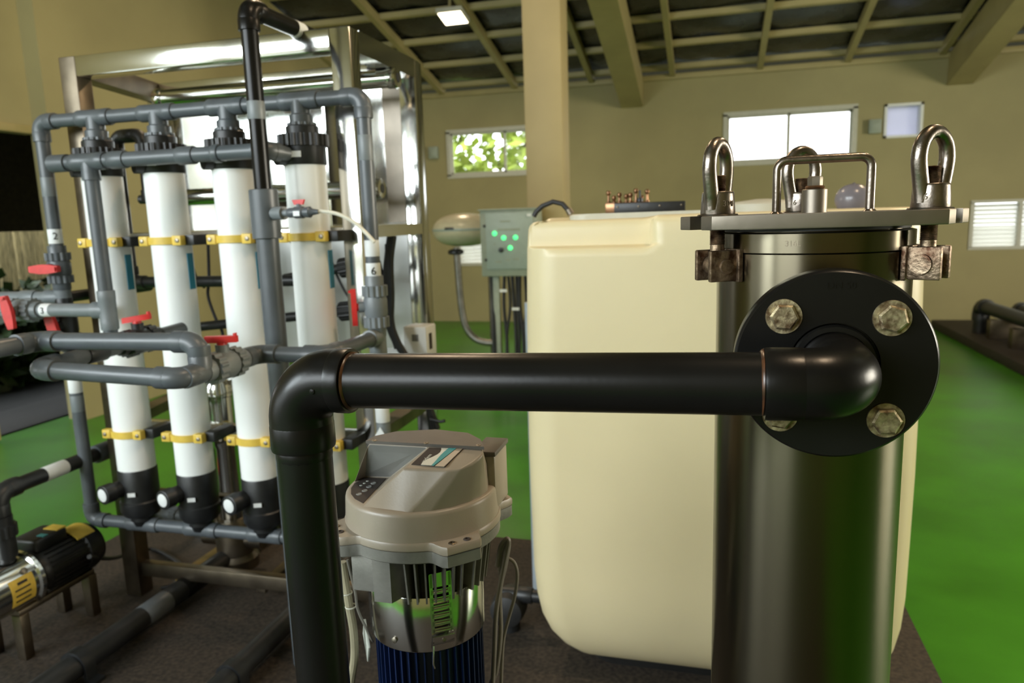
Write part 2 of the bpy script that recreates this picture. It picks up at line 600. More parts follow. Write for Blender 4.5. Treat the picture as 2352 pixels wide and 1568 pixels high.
# windows of the back wall
def slider(n, w, pane_m=glass):
    x0, x1, z0, z1 = w
    e = bpy.data.objects.new('window_%d' % n, None)
    COL.objects.link(e)
    e.location = ((x0 + x1) / 2, YB, z0)
    e['kind'] = 'structure'
    y0, y1 = YB - 0.015, YB + 0.09
    t = 0.045
    mb = MB()
    mb.span((x0 - .03, y0, z0 - .03), (x1 + .03, y1, z0 + t - .02)).span((x0 - .03, y0, z1 - t + .02), (x1 + .03, y1, z1 + .03))
    mb.span((x0 - .03, y0, z0), (x0 + t - .02, y1, z1)).span((x1 - t + .02, y0, z0), (x1 + .03, y1, z1))
    obj('window_frame', mb, white_frame, e, smooth=None)
    xm = (x0 + x1) / 2
    for a, b, dy in ((x0 + .02, xm + .02, 0.03), (xm - .02, x1 - .02, 0.055)):
        mb = MB()
        s = 0.03
        for q in (((a, z0 + .02), (b, z0 + .02 + s)), ((a, z1 - .02 - s), (b, z1 - .02)), ((a, z0 + .02), (a + s, z1 - .02)), ((b - s, z0 + .02), (b, z1 - .02))):
            mb.span((q[0][0], YB + dy, q[0][1]), (q[1][0], YB + dy + .022, q[1][1]))
        sa = obj('sash', mb, white_frame, e, smooth=None)
        obj('pane', MB().span((a + s, YB + dy + .008, z0 + .02 + s), (b - s, YB + dy + .013, z1 - .02 - s)), pane_m, sa, smooth=None)
    return e


slider(1, W1)
slider(2, W2)
# small vent window
e = bpy.data.objects.new('window_3', None)
COL.objects.link(e)
e.location = (W3[0], YB, W3[2])
e['kind'] = 'structure'
mb = MB()
x0, x1, z0, z1 = W3
for q in ((x0, z0, x1, z0 + .03), (x0, z1 - .03, x1, z1), (x0, z0, x0 + .03, z1), (x1 - .03, z0, x1, z1)):
    mb.span((q[0], YB - .02, q[1]), (q[2], YB + .17, q[3]))
obj('window_frame', mb, louvre_white, e, smooth=None)
obj('pane', MB().span((x0 + .03, YB + .12, z0 + .03), (x1 - .03, YB + .13, z1 - .03)), frosted, e, smooth=None)


def louvre(n, w, bays):
    x0, x1, z0, z1 = w
    e = bpy.data.objects.new('window_%d' % n, None)
    COL.objects.link(e)
    e.location = ((x0 + x1) / 2, YB, z0)
    e['kind'] = 'structure'
    mb = MB()
    for q in ((x0 - .03, z0 - .03, x1 + .03, z0 + .01), (x0 - .03, z1 - .01, x1 + .03, z1 + .03), (x0 - .03, z0, x0 + .012, z1), (x1 - .012, z0, x1 + .03, z1)):
        mb.span((q[0], YB - .015, q[1]), (q[2], YB + .08, q[3]))
    wdt = (x1 - x0) / bays
    for b in range(1, bays):
        mb.span((x0 + b * wdt - .02, YB - .01, z0), (x0 + b * wdt + .02, YB + .08, z1))
    obj('window_frame', mb, white_frame, e, smooth=None)
    for b in range(bays):
        first = None
        k = 0
        while z0 + .03 + k * .052 < z1 - .02:
            zc = z0 + .035 + k * .052
            if first is None:
                mb = MB()
                mb.box((x0 + (b + .5) * wdt, YB + .045, zc), (wdt - .045, .050, .011), Matrix.Rotation(math.radians(-58), 3, 'X'))
                first = obj('slat', mb, slat_glass, e, smooth=None)
                z_first = zc
            else:
                o = first.copy()
                COL.objects.link(o)
                o.location = (0, 0, zc - z_first)
            k += 1
    return e


louvre(4, LV1, 3)
louvre(5, LV2, 2)


# windows of the front wall (behind the camera; they light the room and show in the steel)
def front_frame(n, w, nx, lou):
    x0, x1, z0, z1 = w
    e = bpy.data.objects.new('window_%d' % n, None)
    COL.objects.link(e)
    e.location = ((x0 + x1) / 2, YFRONT, z0)
    e['kind'] = 'structure'
    mb = MB()
    for k in range(nx + 1):
        x = x0 + (x1 - x0) * k / nx
        mb.span((x - .025, YFRONT - .05, z0), (x + .025, YFRONT, z1))
    mb.span((x0, YFRONT - .05, z0), (x1, YFRONT, z0 + .05)).span((x0, YFRONT - .05, z1 - .05), (x1, YFRONT, z1))
    obj('window_frame', mb, white_frame, e, smooth=None)
    if lou:
        mb = MB()
        z = z0 + .07
        while z < z1 - .05:
            mb.box(((x0 + x1) / 2, YFRONT - .02, z), (x1 - x0, .045, .008), Matrix.Rotation(math.radians(30), 3, 'X'))
            z += .06
        obj('slats', mb, louvre_white, e, smooth=None, kind='stuff')


front_frame(6, FH, 4, False)
front_frame(7, FL, 3, True)
e = bpy.data.objects.new('window_8', None)
COL.objects.link(e)
e.location = (XLN, -1.5, 2.05)
e['kind'] = 'structure'
mb = MB()
for k in range(5):
    y = -3.2 + 3.4 * k / 4
    y = -3.2 + 1.7 * k / 4
    mb.span((XLN - .06, y - .025, 2.05), (XLN, y + .025, 3.85))
z = .74
while z < 1.60:
    mb.box((XLN - .03, -1.5, z), (.045, 3.4, .008), Matrix.Rotation(math.radians(-30), 3, 'Y'))
    z += .075
mb.span((XLN - .06, -3.2, 2.05), (XLN, -1.5, 2.10)).span((XLN - .06, -3.2, 3.80), (XLN, -1.5, 3.85))
obj('window_frame', mb, white_frame, e, smooth=None)

# outside: ground, reed screen, plants
st(obj('ground', MB().span((-40, -40, -0.45), (40, 60, -0.16)), ground_mat, smooth=None))
mb = MB()
mb.span((-8.5, -1.0, -0.16), (-5.2, 9.5, -0.05))
mb.span((-5.9, 2.6, -0.1), (-5.14, 9.0, 0.0), 0.01)
porch = st(obj('porch_floor', mb, dark_earth))
mb = MB()
mb.span((-6.75, 1.0, 2.75), (-5.2, 9.5, 2.85)).span((-6.75, 1.0, 1.53), (-6.60, 9.5, 2.8)).span((-6.75, 0.9, -.1), (-5.2, 1.0, 2.8))
mb.span((-8.5, 9.4, -.1), (-5.2, 9.5, 2.8))
st(obj('porch_roof', mb, dark_wood, smooth=None))
scr = thing('reed_screen', 'straw coloured reed screen in the dark opening at the left', 'screen', (-7.7, 6.5, 0))
for k in range(90):
    y = 4.6 + k * 0.045
    mb = MB().cyl((-7.7 + random.uniform(-.01, .01), y, -0.05), (-7.7, y + random.uniform(-.02, .02), 1.85), 0.024, n=6)
    if k < 1:
        pass
    obj('reed', mb, reed_mat, scr)


def bush(name, label, c, rad, n, leafsize, m, seed, cat='shrub', group=None):
    rnd = random.Random(seed)
    mb = MB()
    t = thing(name, label, cat, (c[0], c[1], -0.16), group)
    for _ in range(n):
        th, ph = rnd.uniform(0, 2 * PI), math.acos(rnd.uniform(-1, 1))
        r = rnd.uniform(0.45, 1.0)
        p = Vector((c[0] + rad[0] * r * math.sin(ph) * math.cos(th), c[1] + rad[1] * r * math.sin(ph) * math.sin(th), c[2] + rad[2] * r * math.cos(ph)))
        d = Vector((rnd.uniform(-1, 1), rnd.uniform(-1, 1), rnd.uniform(-1, .6))).normalized()
        s = d.orthogonal().normalized() * leafsize * .35
        q = leafsize * rnd.uniform(.7, 1.3)
        mb.face([p, p + d * q * .5 + s, p + d * q, p + d * q * .5 - s])
    obj('foliage', mb, m, t, smooth=None, kind='stuff')
    mb = MB()
    for _ in range(7):
        a = rnd.uniform(0, 2 * PI)
        mb.tube([(c[0], c[1], -0.16), (c[0] + .2 * rad[0] * math.cos(a), c[1] + .2 * rad[1] * math.sin(a), c[2] * .5), (c[0] + .7 * rad[0] * math.cos(a), c[1] + .7 * rad[1] * math.sin(a), c[2] + .3 * rad[2])], [.05, .04, .015], 6)
    obj('stem', mb, dark_wood, t)


bush('shrub', 'dark green shrub in front of the reed screen', (-7.1, 6.0, 0.45), (.4, 1.2, .62), 1500, .16, leaf_mat, 3)
bush('leafy_tree', 'sunlit leafy tree seen through the sliding window left of the column', (-4.2, 13.6, 3.1), (1.6, 1.0, 1.5), 750, .26, leaf_sun, 4, 'tree')
bush('leafy_tree', 'sunlit tree seen at the right pane of the window left of the column', (-1.3, 14.6, 3.5), (.9, .9, 1.4), 260, .26, leaf_sun, 5, 'tree')


# ---------------------------------------------------------------- ceiling lamps
def ceiling_lamp(x, y, label, power, sz=0.26):
    z = roof_z(y) - 0.07
    t = thing('ceiling_lamp', label, 'lamp', (x, y, z), None)
    rot = Matrix.Rotation(-math.atan(SL), 3, 'X')
    obj('housing', MB().box((x, y, z + .03), (sz + .04, sz + .04, .05), rot, 0.008), white_frame, t)
    obj('diffuser', MB().box((x, y, z + .001), (sz, sz, .012), rot, 0.004), lamp_face, t)
    obj('bracket', MB().box((x, y, z + .1), (.03, .2, .12), rot), beam_paint, t)
    l = bpy.data.lights.new('lamp_light', 'AREA')
    l.size = sz
    l.energy = power
    l.color = (1.0, 0.74, 0.48)
    o = bpy.data.objects.new('lamp_light', l)
    COL.objects.link(o)
    o.location = (x, y, z - 0.012)
    o.rotation_euler = (-math.atan(SL), 0, 0)


ceiling_lamp(-2.78, 8.13, 'bright square lamp under the roof left of the column', 45)
ceiling_lamp(1.3, 1.1, 'warm square lamp overhead behind the camera', 110)
ceiling_lamp(-2.1, 4.2, 'warm square lamp under the roof above the steel skid', 60)
ceiling_lamp(2.2, 5.0, 'warm square lamp under the roof over the right aisle', 90)

# ---------------------------------------------------------------- pipe fittings
def elbow_mb(p_in, c, p_out, r, arm, R, n=20, scale=1.0):
    """elbow with corner c, arms towards p_in and p_out"""
    c = Vector(c)
    a = (Vector(p_in) - c).normalized()
    b = (Vector(p_out) - c).normalized()
    ang = a.angle(b)
    tl = R * math.tan((PI - ang) / 2)
    pts = [c + a * arm]
    nrm = (a + b).normalized()
    d = R / math.sin(ang / 2)
    o = c + nrm * d
    s, e_ = c + a * tl - o, c + b * tl - o
    tot = s.angle(e_)
    ax = s.cross(e_).normalized()
    for k in range(11):
        pts.append(o + Matrix.Rotation(tot * k / 10, 3, ax) @ s)
    pts.append(c + b * arm)
    mb = MB()
    mb.tube(pts, r, n)
    for d_ in (a, b):
        mb.lathe(c + d_ * (arm * 0.50), d_, [(r * .99, 0), (r * 1.035, arm * .04), (r * 1.035, arm * .5), (r * 0.93, arm * .51)], n)
    return mb


def run(pts, r, m, parent, name='pipe', n=16, fit=None, R=1.5, arm=2.9, ends=(0, 0), fm=None):
    """straight pipes between the points, an elbow at every inner point"""
    pts = [Vector(p) for p in pts]
    for i in range(len(pts) - 1):
        d = (pts[i + 1] - pts[i]).normalized()
        a = pts[i] + d * (r * R * 1.05 if i > 0 else 0)
        b = pts[i + 1] - d * (r * R * 1.05 if i < len(pts) - 2 else 0)
        obj(name, MB().cyl(a, b, r, n=n), m, parent)
    for i in range(1, len(pts) - 1):
        obj('elbow', elbow_mb(pts[i - 1], pts[i], pts[i + 1], r * 1.2, r * arm, r * R, n), fm or m, parent)


def tee(p, d, b, r, m, parent, blen=2.6):
    """collar along d, branch along b"""
    p, d, b = Vector(p), Vector(d).normalized(), Vector(b).normalized()
    mb = MB()
    q = r * 1.2
    mb.lathe(p - d * r * 2.9, d, [(q * .97, 0), (q * 1.03, r * .15), (q * 1.03, r * 1.3), (q, r * 1.45), (q, r * 4.35), (q * 1.03, r * 4.5), (q * 1.03, r * 5.65), (q * .97, r * 5.8)], 18)
    mb.lathe(p, b, [(q, 0), (q, r * 1.4), (q * 1.03, r * 1.5), (q * 1.03, r * blen), (q * .95, r * (blen + .05))], 18)
    return obj('tee', mb, m, parent)


def coupling(p, d, r, m, parent, L=3.0, name='coupling', k=1.22):
    d = Vector(d).normalized()
    p = Vector(p)
    mb = MB().lathe(p - d * r * L / 2, d, [(r * k * .96, 0), (r * k, r * .12), (r * k, r * (L - .12)), (r * k * .96, r * L)], 20)
    return obj(name, mb, m, parent)


def union_valve(p, d, hdir, r, m, parent, hm=None, flip=0, L=1.0, along=None, hk=1.0):
    """ball valve with two ribbed union nuts along d and a lever pointing to hdir"""
    p, d, h = Vector(p), Vector(d).normalized(), Vector(hdir).normalized()
    mb = MB()
    mb.ribbed(p - d * r * 3.0 * L, p - d * r * 1.5 * L, r * 1.75, 14, .10)
    mb.ribbed(p + d * r * 1.5 * L, p + d * r * 3.0 * L, r * 1.75, 14, .10)
    mb.lathe(p - d * r * 1.5 * L, d, [(r * 1.45, 0), (r * 1.6, r * .5 * L), (r * 1.6, r * 2.5 * L), (r * 1.45, r * 3 * L)], 18)
    mb.lathe(p - d * r * 4.4 * L, d, [(r * 1.2, 0), (r * 1.25, r * .1), (r * 1.25, r * 8.7 * L), (r * 1.2, r * 8.8 * L)], 18)
    mb.cyl(p, p + h * r * 2.3, r * .75, n=14)
    v = obj('ball_valve', mb, m, parent)
    hb = MB()
    al = Vector(along).normalized() if along else (d if not flip else d.cross(h).normalized())
    sd = al.cross(h).normalized()
    q = p + h * r * 2.9
    W = r * 2.5 * hk
    wd = r * 1.15 * hk
    prof = [(-W, .34), (-W * .93, .42), (-W * .3, .62), (W * .3, .62), (W * .93, .42), (W, .34)]
    up_ = [q + al * a + sd * (b * wd) for a, b in prof]
    dn_ = [q + al * a - sd * (b * wd) for a, b in reversed(prof)]
    hb.prism([x - h * r * .35 for x in up_ + dn_], h * r * .7)
    hb.cyl(p + h * r * 1.6, q, r * .62, r * .5, n=14)
    hb.prism([q + al * s * W * .93 - sd * r * .3 + h * r * .3 for s in (1,)] + [q + al * W * .93 + sd * r * .3 + h * r * .3, q + al * W * .80 + sd * r * .3 + h * r * .3, q + al * W * .80 - sd * r * .3 + h * r * .3], h * r * .35)
    obj('handle', hb, hm or red, v)
    return v


# ---------------------------------------------------------------- bag filter in the right foreground
FC = Vector((0.1245, 1.013, 0))
flt = thing('bag_filter', 'brushed steel filter vessel with flat lid and three lifting eyes, right foreground', 'filter', (FC.x, FC.y, 0.10))
mb = MB()
mb.lathe((FC.x, FC.y, 0), (0, 0, 1), [(.02, .33), (.07, .345), (.10, .375), (.1165, .42), (.1165, 1.448)], 72)
obj('housing', mb, steel, flt)
mb = MB()
mb.lathe((FC.x, FC.y, 0), (0, 0, 1), [(.114, 1.448), (.1180, 1.450), (.1180, 1.472), (.110, 1.474), (.110, 1.479)], 72)
obj('collar', mb, steel, flt)
obj('gasket', MB().lathe((FC.x, FC.y, 0), (0, 0, 1), [(.112, 1.4745), (.112, 1.4785)], 60), rubber, flt)
for a in (90, 210, 330):
    p = FC + Vector((math.cos(math.radians(a)), math.sin(math.radians(a)), 0)) * .095
    obj('leg', MB().span((p.x - .018, p.y - .018, .10), (p.x + .018, p.y + .018, .40), .002), dull_steel, flt)
# lid: three slotted lobes
out = []
for a in (330, 90, 210):
    th = math.radians(a)
    r_ = Vector((math.cos(th), math.sin(th), 0))
    t_ = Vector((-math.sin(th), math.cos(th), 0))
    Rr, hw, sl, ch = .165, .052, .0135, .020
    pts = [r_ * (Rr - ch - .004) - t_ * (hw + .006), r_ * (Rr) - t_ * (hw - .014), r_ * Rr - t_ * sl]
    for k in range(7):
        f = PI * k / 6
        pts.append(r_ * (.135 - sl * math.sin(f)) - t_ * (sl * math.cos(f)))
    pts += [r_ * Rr + t_ * sl, r_ * Rr + t_ * (hw - .014), r_ * (Rr - ch - .004) + t_ * (hw + .006)]
    out += [FC + p for p in pts]
mb = MB()
mb.prism([(p.x, p.y, 1.4785) for p in out], (0, 0, .0165))
es = [e for e in mb.bm.edges if abs(e.verts[0].co.z - e.verts[1].co.z) < 1e-5]
bmesh.ops.bevel(mb.bm, geom=es, offset=.0012, segments=2, affect='EDGES', profile=.5)
lid = obj('lid', mb, steel_plate, flt)
# handle
hp = []
hy = .985
for (x, z, cx, cz, a0, a1) in ((.0785, 1.497, .0905, 1.5475, 180, 90), (.1855, 1.497, .1735, 1.5475, 90, 0)):
    if a0 == 180:
        hp.append((x, hy, z))
    for k in range(8):
        f = math.radians(a0 + (a1 - a0) * k / 7)
        hp.append((cx + .012 * math.cos(f), hy, cz + .012 * math.sin(f)))
    if a1 == 0:
        hp.append((x, hy, z))
mb = MB().tube(hp, .0053, 16)
for x in (.0785, .1855):
    mb.lathe((x, hy, 1.4935), (0, 0, 1), [(.009, 0), (.0075, .002), (.0055, .004)], 16)
obj('lid_handle', mb, steel_cast, flt)
vp_ = Vector((.1245, 1.0, 0))
vb = obj('vent_boss', MB().lathe((vp_.x, vp_.y, 1.494), (0, 0, 1), [(.0150, 0), (.0150, .029), (.0140, .030)], 28), steel_plate, flt)
obj('washer', MB().lathe((vp_.x, vp_.y, 1.524), (0, 0, 1), [(.0105, 0), (.0118, .002), (.0105, .004)], 24), brass, vb)
obj('vent_plug', MB().lathe((vp_.x, vp_.y, 1.527), (0, 0, 1), [(.0088, 0), (.0090, .001), (.0090, .011), (.008, .0125)], 6), steel_plate, vb)


def eye_bolt(a, ring_ang, txt):
    th = math.radians(a)
    r_ = Vector((math.cos(th), math.sin(th), 0))
    t_ = Vector((-math.sin(th), math.cos(th), 0))
    p = FC + r_ * .135
    # swing bolt
    sb = MB()
    zz = 1.438
    prof = [(.0085, 0), (.0085, .022)]
    z = .022
    while z < .105:
        prof += [(.0094, z + .0008), (.0081, z + .0016)]
        z += .0016
    sb.lathe((p.x, p.y, zz), (0, 0, 1), prof, 20)
    sb.cyl(p + t_ * -.011 + Vector((0, 0, zz - .004)), p + t_ * .011 + Vector((0, 0, zz - .004)), .0135, n=24)
    obj('swing_bolt', sb, rusty, flt)
    # hinge bracket: two cheeks, a welded back plate and a pin
    hb = MB()
    for s in (-1, 1):
        c = p - r_ * .002 + t_ * (.0165 * s) + Vector((0, 0, 1.4345))
        rot = Matrix((r_, t_, Vector((0, 0, 1)))).transposed()
        hb.box(c, (.044, .0075, .038), rot, .002)
    hb.box(FC + r_ * .1175 + Vector((0, 0, 1.4345)), (.006, .052, .040), rot, .0015)
    hk = obj('hinge_bracket', hb, rusty, flt)
    pn = MB()
    c = p + Vector((0, 0, 1.434))
    pn.cyl(c - t_ * .0245, c + t_ * .0245, .0085 if a == 210 else .0115, n=24)
    obj('pin', pn, rusty, hk)
    # washer
    obj('washer', MB().lathe((p.x, p.y, 1.4945), (0, 0, 1), [(.0235, 0), (.0245, .0008), (.0235, .0025)], 32), steel_cast, flt)
    # eye nut
    f = math.radians(ring_ang)
    x_ = Vector((math.cos(f), math.sin(f), 0))
    zb = 1.497
    nut = MB()
    nut.lathe((p.x, p.y, zb), (0, 0, 1), [(.0205, 0), (.0208, .001), (.0192, .024), (.0185, .0262), (.0178, .027), (.009, .0272)], 36)
    loop = [(-.0135, .006), (-.0145, .016), (-.0175, .030), (-.0205, .045), (-.0215, .056), (-.0195, .068), (-.0145, .0765), (-.0075, .0822), (0, .084)]
    loop = loop + [(-x, z) for x, z in reversed(loop[:-1])]
    # smooth the loop
    P = [p + x_ * x + Vector((0, 0, zb + z)) for x, z in loop]
    Q = []
    for i in range(len(P) - 1):
        p0, p1_, p2, p3 = P[max(i - 1, 0)], P[i], P[i + 1], P[min(i + 2, len(P) - 1)]
        for k in range(3):
            t = k / 3
            Q.append(0.5 * ((2 * p1_) + (p2 - p0) * t + (2 * p0 - 5 * p1_ + 4 * p2 - p3) * t * t + (3 * p1_ - p0 - 3 * p2 + p3) * t ** 3))
    Q.append(P[-1])
    rad = [.0079 + .0012 * min(1, abs(i - len(Q) / 2) / (len(Q) / 2)) for i in range(len(Q))]
    nut.tube(Q, rad, 18)
    en = obj('eye_nut', nut, steel_cast, flt, smooth=50)
    # raised grade number on the neck
    if txt:
        side = (Vector((0, 0, 0)) - p)
        side.z = 0
        side.normalize()
        rt_ = Vector((-side.y, side.x, 0))
        d = (side + rt_ * txt[1]).normalized()
        M_ = frame_m(p + d * .0199 + Vector((0, 0, zb + .012)), Vector((-d.y, d.x, 0)), (0, 0, 1))
        text_mesh('raised_number', txt[0], .010, M_, dull_steel, en, .0006)


eye_bolt(210, 62, ('304', .75))
eye_bolt(330, 36, ('316', -.55))
eye_bolt(90, 24, ('316', -.75))
d = Vector((-.30, -1, 0)).normalized()
text_mesh('etched_grade', '316L', .009, frame_m(Vector((FC.x, FC.y, 1.461)) + d * .1183, Vector((-d.y, d.x, 0)), (0, 0, 1)), dull_steel, flt, .0002)
# inlet nozzle behind the plastic flange
mb = MB()
mb.cyl((.130, .866, 1.332), (.130, .93, 1.332), .033, n=32)
mb.lathe((.130, .868, 1.332), (0, 1, 0), [(.095, 0), (.097, .001), (.097, .013), (.095, .014)], 56)
obj('nozzle', mb, steel_plate, flt)

# ---------------------------------------------------------------- big dark pipe with flange, foreground
dp = thing('dark_pipe_run', 'thick dark grey plastic pipe from the bolted filter flange across and down', 'pipe', (-.476, .764, .10))
FZ = 1.332
mb = MB()
mb.lathe((.130, .867, FZ), (0, -1, 0), [(.1005, 0), (.104, .003), (.104, .022), (.1033, .0255), (.101, .028), (.0465, .028), (.0460, .020), (.030, .020)], 96)
fl = obj('flange', mb, pvc_dark, dp)
obj('stub_collar', MB().lathe((.130, .850, FZ), (0, -1, 0), [(.0445, 0), (.0445, .0105), (.0425, .013), (.0375, .0135), (.037, .010), (.030, .010)], 64), pvc_dark, dp)
PA, PB, PC, PD = Vector((.130, .845, FZ)), Vector((.1335, .764, 1.3285)), Vector((-.477, .764, 1.3165)), Vector((-.475, .764, .10))
obj('pipe', MB().cyl(PB + (PC - PB).normalized() * .05, PC + (PB - PC).normalized() * .055, .0322, n=48), pvc_dark, dp)
obj('pipe', MB().cyl(PC + (PD - PC).normalized() * .055, PD, .0332, n=48), pvc_dark, dp)


def big_elbow(a, c, b, r, arm_a, arm_b, R):
    c = Vector(c)
    da, db = (Vector(a) - c).normalized(), (Vector(b) - c).normalized()
    o = c + (da + db) * R
    pts = [c + da * arm_a]
    s, e_ = db * -R, da * -R
    for k in range(17):
        f = PI / 2 * k / 16
        pts.append(o + (db * -1) * R * math.cos(f) + (da * -1) * R * math.sin(f))
    pts.append(c + db * arm_b)
    mb = MB()
    mb.tube(pts, r, 48)
    for dd, arm in ((da, arm_a), (db, arm_b)):
        mb.lathe(c + dd * (R + .004), dd, [(r * .985, 0), (r * 1.012, .003), (r * 1.02, arm - R - .006), (r * 1.0, arm - R - .003), (r * .90, arm - R - .0028)], 48)
    return mb


e1 = obj('elbow', big_elbow(PA, PB, PC, .0362, .074, .079, .038), pvc_dark, dp)
e2 = obj('elbow', big_elbow(PB, PC, PD, .0378, .070, .082, .047), pvc_dark, dp)
glue = mat('brown_glue', (.07, .028, .012), .3, var=.5, vscale=90)
for c, dd, rr in ((PC + Vector((.0715, 0, .001)), (1, 0, .01), .0336), (PB + Vector((-.0805, 0, 0)), (-1, 0, 0), .0330)):
    mb = MB().lathe(c, dd, [(rr * .96, 0), (rr * 1.03, .0006), (rr * 1.015, .002), (rr * .96, .0035)], 48)
    obj('glue_bead', mb, glue, e2 if rr > .0333 else e1)
obj('mould_mark', MB().lathe(PC + Vector((.040, -.0376, -.004)), (0, -1, 0), [(.0035, 0), (.003, .0012), (.001, .0016)], 16), pvc_dark, e2)
bz = .839
for (x, z, ph) in ((.0775, 1.3855, .2), (.1845, 1.3840, .0), (.1835, 1.2735, .35), (.0765, 1.2755, .1)):
    b = obj('flange_bolt', MB().lathe((x, bz, z), (0, -1, 0), [(.0150, .002), (.0152, .0025), (.0152, .0085), (.0128, .0102)], 6, ph=ph), bolt_steel, dp)
    obj('washer', MB().lathe((x, bz, z), (0, -1, 0), [(.0188, 0), (.0192, .0006), (.0188, .0022)], 36), bolt_steel, b)
text_mesh('raised_lettering', 'DN 50', .0105, frame_m((.134, .8388, 1.4185), (1, 0, 0), (0, 0, 1)), pvc_dark, fl, .0006)
coupling(PC + Vector((.0003, 0, -.090)), (0, 0, 1), .0332, pvc_dark, dp, .5, 'collar', 1.02)

# ---------------------------------------------------------------- cream tank
TX, TY0, TY1, TH = .524, 1.97, 3.10, 1.497
tk = thing('chemical_tank', 'large cream plastic tank with a stepped top behind the steel filter', 'tank', (0, 2.6, .10))
rings = []
NR = 336


def rrect(hx, hy, rad, cx, cyy, n=NR):
    pts = []
    L = [2 * (hx - rad), PI / 2 * rad] * 1
    per = 4 * (hx - rad) + 4 * (hy - rad) + 2 * PI * rad
    segs = []
    corners = [(hx - rad, hy - rad, 0), (-(hx - rad), hy - rad, 90), (-(hx - rad), -(hy - rad), 180), (hx - rad, -(hy - rad), 270)]
    m = n // 4
    na = m // 3
    for i, (x, y, a0) in enumerate(corners):
        for k in range(na):
            f = math.radians(a0 + 90 * k / (na - 1))
            pts.append((cx + x + rad * math.cos(f), cyy + y + rad * math.sin(f)))
        x2, y2, a2 = corners[(i + 1) % 4]
        f = math.radians(a0 + 90)
        p0 = (cx + x + rad * math.cos(f), cyy + y + rad * math.sin(f))
        p1_ = (cx + x2 + rad * math.cos(f), cyy + y2 + rad * math.sin(f))
        for k in range(1, m - na + 1):
            t = k / (m - na + 1)
            pts.append((p0[0] + (p1_[0] - p0[0]) * t, p0[1] + (p1_[1] - p0[1]) * t))
    return pts


cyt = (TY0 + TY1) / 2
hyt = (TY1 - TY0) / 2
zs = [(.120, .16), (.135, .13), (.155, .10), (.19, .068), (.235, .040), (.29, .020), (.36, .008), (.45, .002), (.6, 0), (.8, -.002), (1.0, -.001), (1.2, .002), (1.33, .005), (1.39, .007), (1.410, .0075), (1.416, .0077), (1.420, .008), (1.424, .0082), (1.428, .0085), (1.434, .009), (1.45, .010), (1.475, .012), (1.486, .016), (1.493, .024), (1.4965, .036), (1.497, .10), (1.497, .2), (1.497, .35), (1.497, .46)]
for z, ins in zs:
    g = []
    for (x, y) in rrect(TX - ins, hyt - ins, max(.11 - ins * .3, .03), .004, cyt):
        zz = z
        if z > 1.414 and y < TY0 + .30 and x < .0:
            # recessed step along the front left of the top
            w = min(1, max(0, (-.150 - x) / .018 + .5))
            v = min(1, (z - 1.414) / .012)
            w = w * w * (3 - 2 * w)
            y = max(y, TY0 + .060 * w * v + ins * .6) if y < TY0 + .065 else y
            zz = z - .008 * w * v
        g.append((x, y, zz))
    rings.append(g)
mb = MB().loft(rings)
obj('body', mb, tank_mat, tk, smooth=60)
mb = MB()
mb.loft([[(x, y, .10) for x, y in rrect(TX - .15, hyt - .15, .10, .004, cyt)], [(x, y, .150) for x, y in rrect(TX - .12, hyt - .12, .10, .004, cyt)]])
obj('base', mb, rubber, tk)
mb = MB()
mb.loft([[(x, y, z) for x, y in rrect(h, .30, .06, -.185, 2.50)] for h, z in ((.235, 1.489), (.235, 1.502), (.225, 1.506))])
obj('top_panel', mb, white_frame, tk)
mb = MB().lathe((.16, 2.55, 1.49), (0, 0, 1), [(.12, 0), (.12, .03), (.11, .036), (.02, .046)], 40)
obj('screw_lid', mb, white_frame, tk)
# low black outlet with pipe beside the tank
ov = thing('black_outlet_valve', 'black valve and pipe on the speckled plinth left of the cream tank', 'valve', (-.62, 2.25, .10))
a = at(1170, 1390, 'Y', 2.25)
obj('valve_body', MB().lathe((a.x, a.y - .06, a.z), (0, 1, 0), [(.03, 0), (.055, .01), (.06, .05), (.06, .08), (.05, .12)], 24), rubber, ov)
obj('pipe', MB().cyl((a.x, a.y, a.z), (a.x, a.y, .10), .035, n=20), pvc_black, ov)
obj('pipe', MB().cyl((a.x - .02, a.y, a.z + .045), (-.522, a.y, a.z + .045), .022, n=20), pvc_black, ov)
coupling((a.x + .06, a.y, a.z + .045), (1, 0, 0), .022, pvc_black, ov, 2.2)
pb = obj('pale_pipe', MB().cyl((-.612, 2.55, .10), (-.612, 2.55, 1.2), .034, n=20), pale_blue)
tag(pb, 'pale blue upright pipe showing at the left edge of the cream tank', 'pipe')

# things on the tank top
bs = thing('black_bracket', 'black drilled bar lying on top of the cream tank', 'bracket', (-.21, 2.62, 1.497))
a0, a1 = at(1412, 485, 'Y', 2.62), at(1574, 480, 'Y', 2.62)
mb = MB()
mb.span((a0.x, 2.60, 1.5065), (a1.x, 2.64, 1.5065 + .034), .003)
br = obj('bar', mb, black, bs)
for k in range(4):
    x = a0.x + (a1.x - a0.x) * (.05 + .3 * k)
    obj('bolt_head', MB().lathe((x, 2.60, 1.527), (0, -1, 0), [(.0038, 0), (.0038, .002), (.002, .003)], 6), dull_steel, br)
fg = thing('brass_manifold', 'small brass fittings standing behind the black bar on the tank', 'fitting', (-.26, 2.74, 1.497))
mb = MB()
mb.span((-.375, 2.72, 1.5065), (-.215, 2.76, 1.545), .004)
obj('block', mb, brass, fg)
for k, (x, h) in enumerate(((-.365, .060), (-.345, .042), (-.325, .052), (-.300, .046), (-.285, .050), (-.265, .064), (-.245, .04), (-.225, .060))):
    obj('nipple', MB().lathe((x, 2.74, 1.54), (0, 0, 1), [(.009, 0), (.009, .008), (.005, .010), (.004, h - .03), (.008, h - .025), (.009, h - .018), (.006, h - .012)], 12), brass, fg)
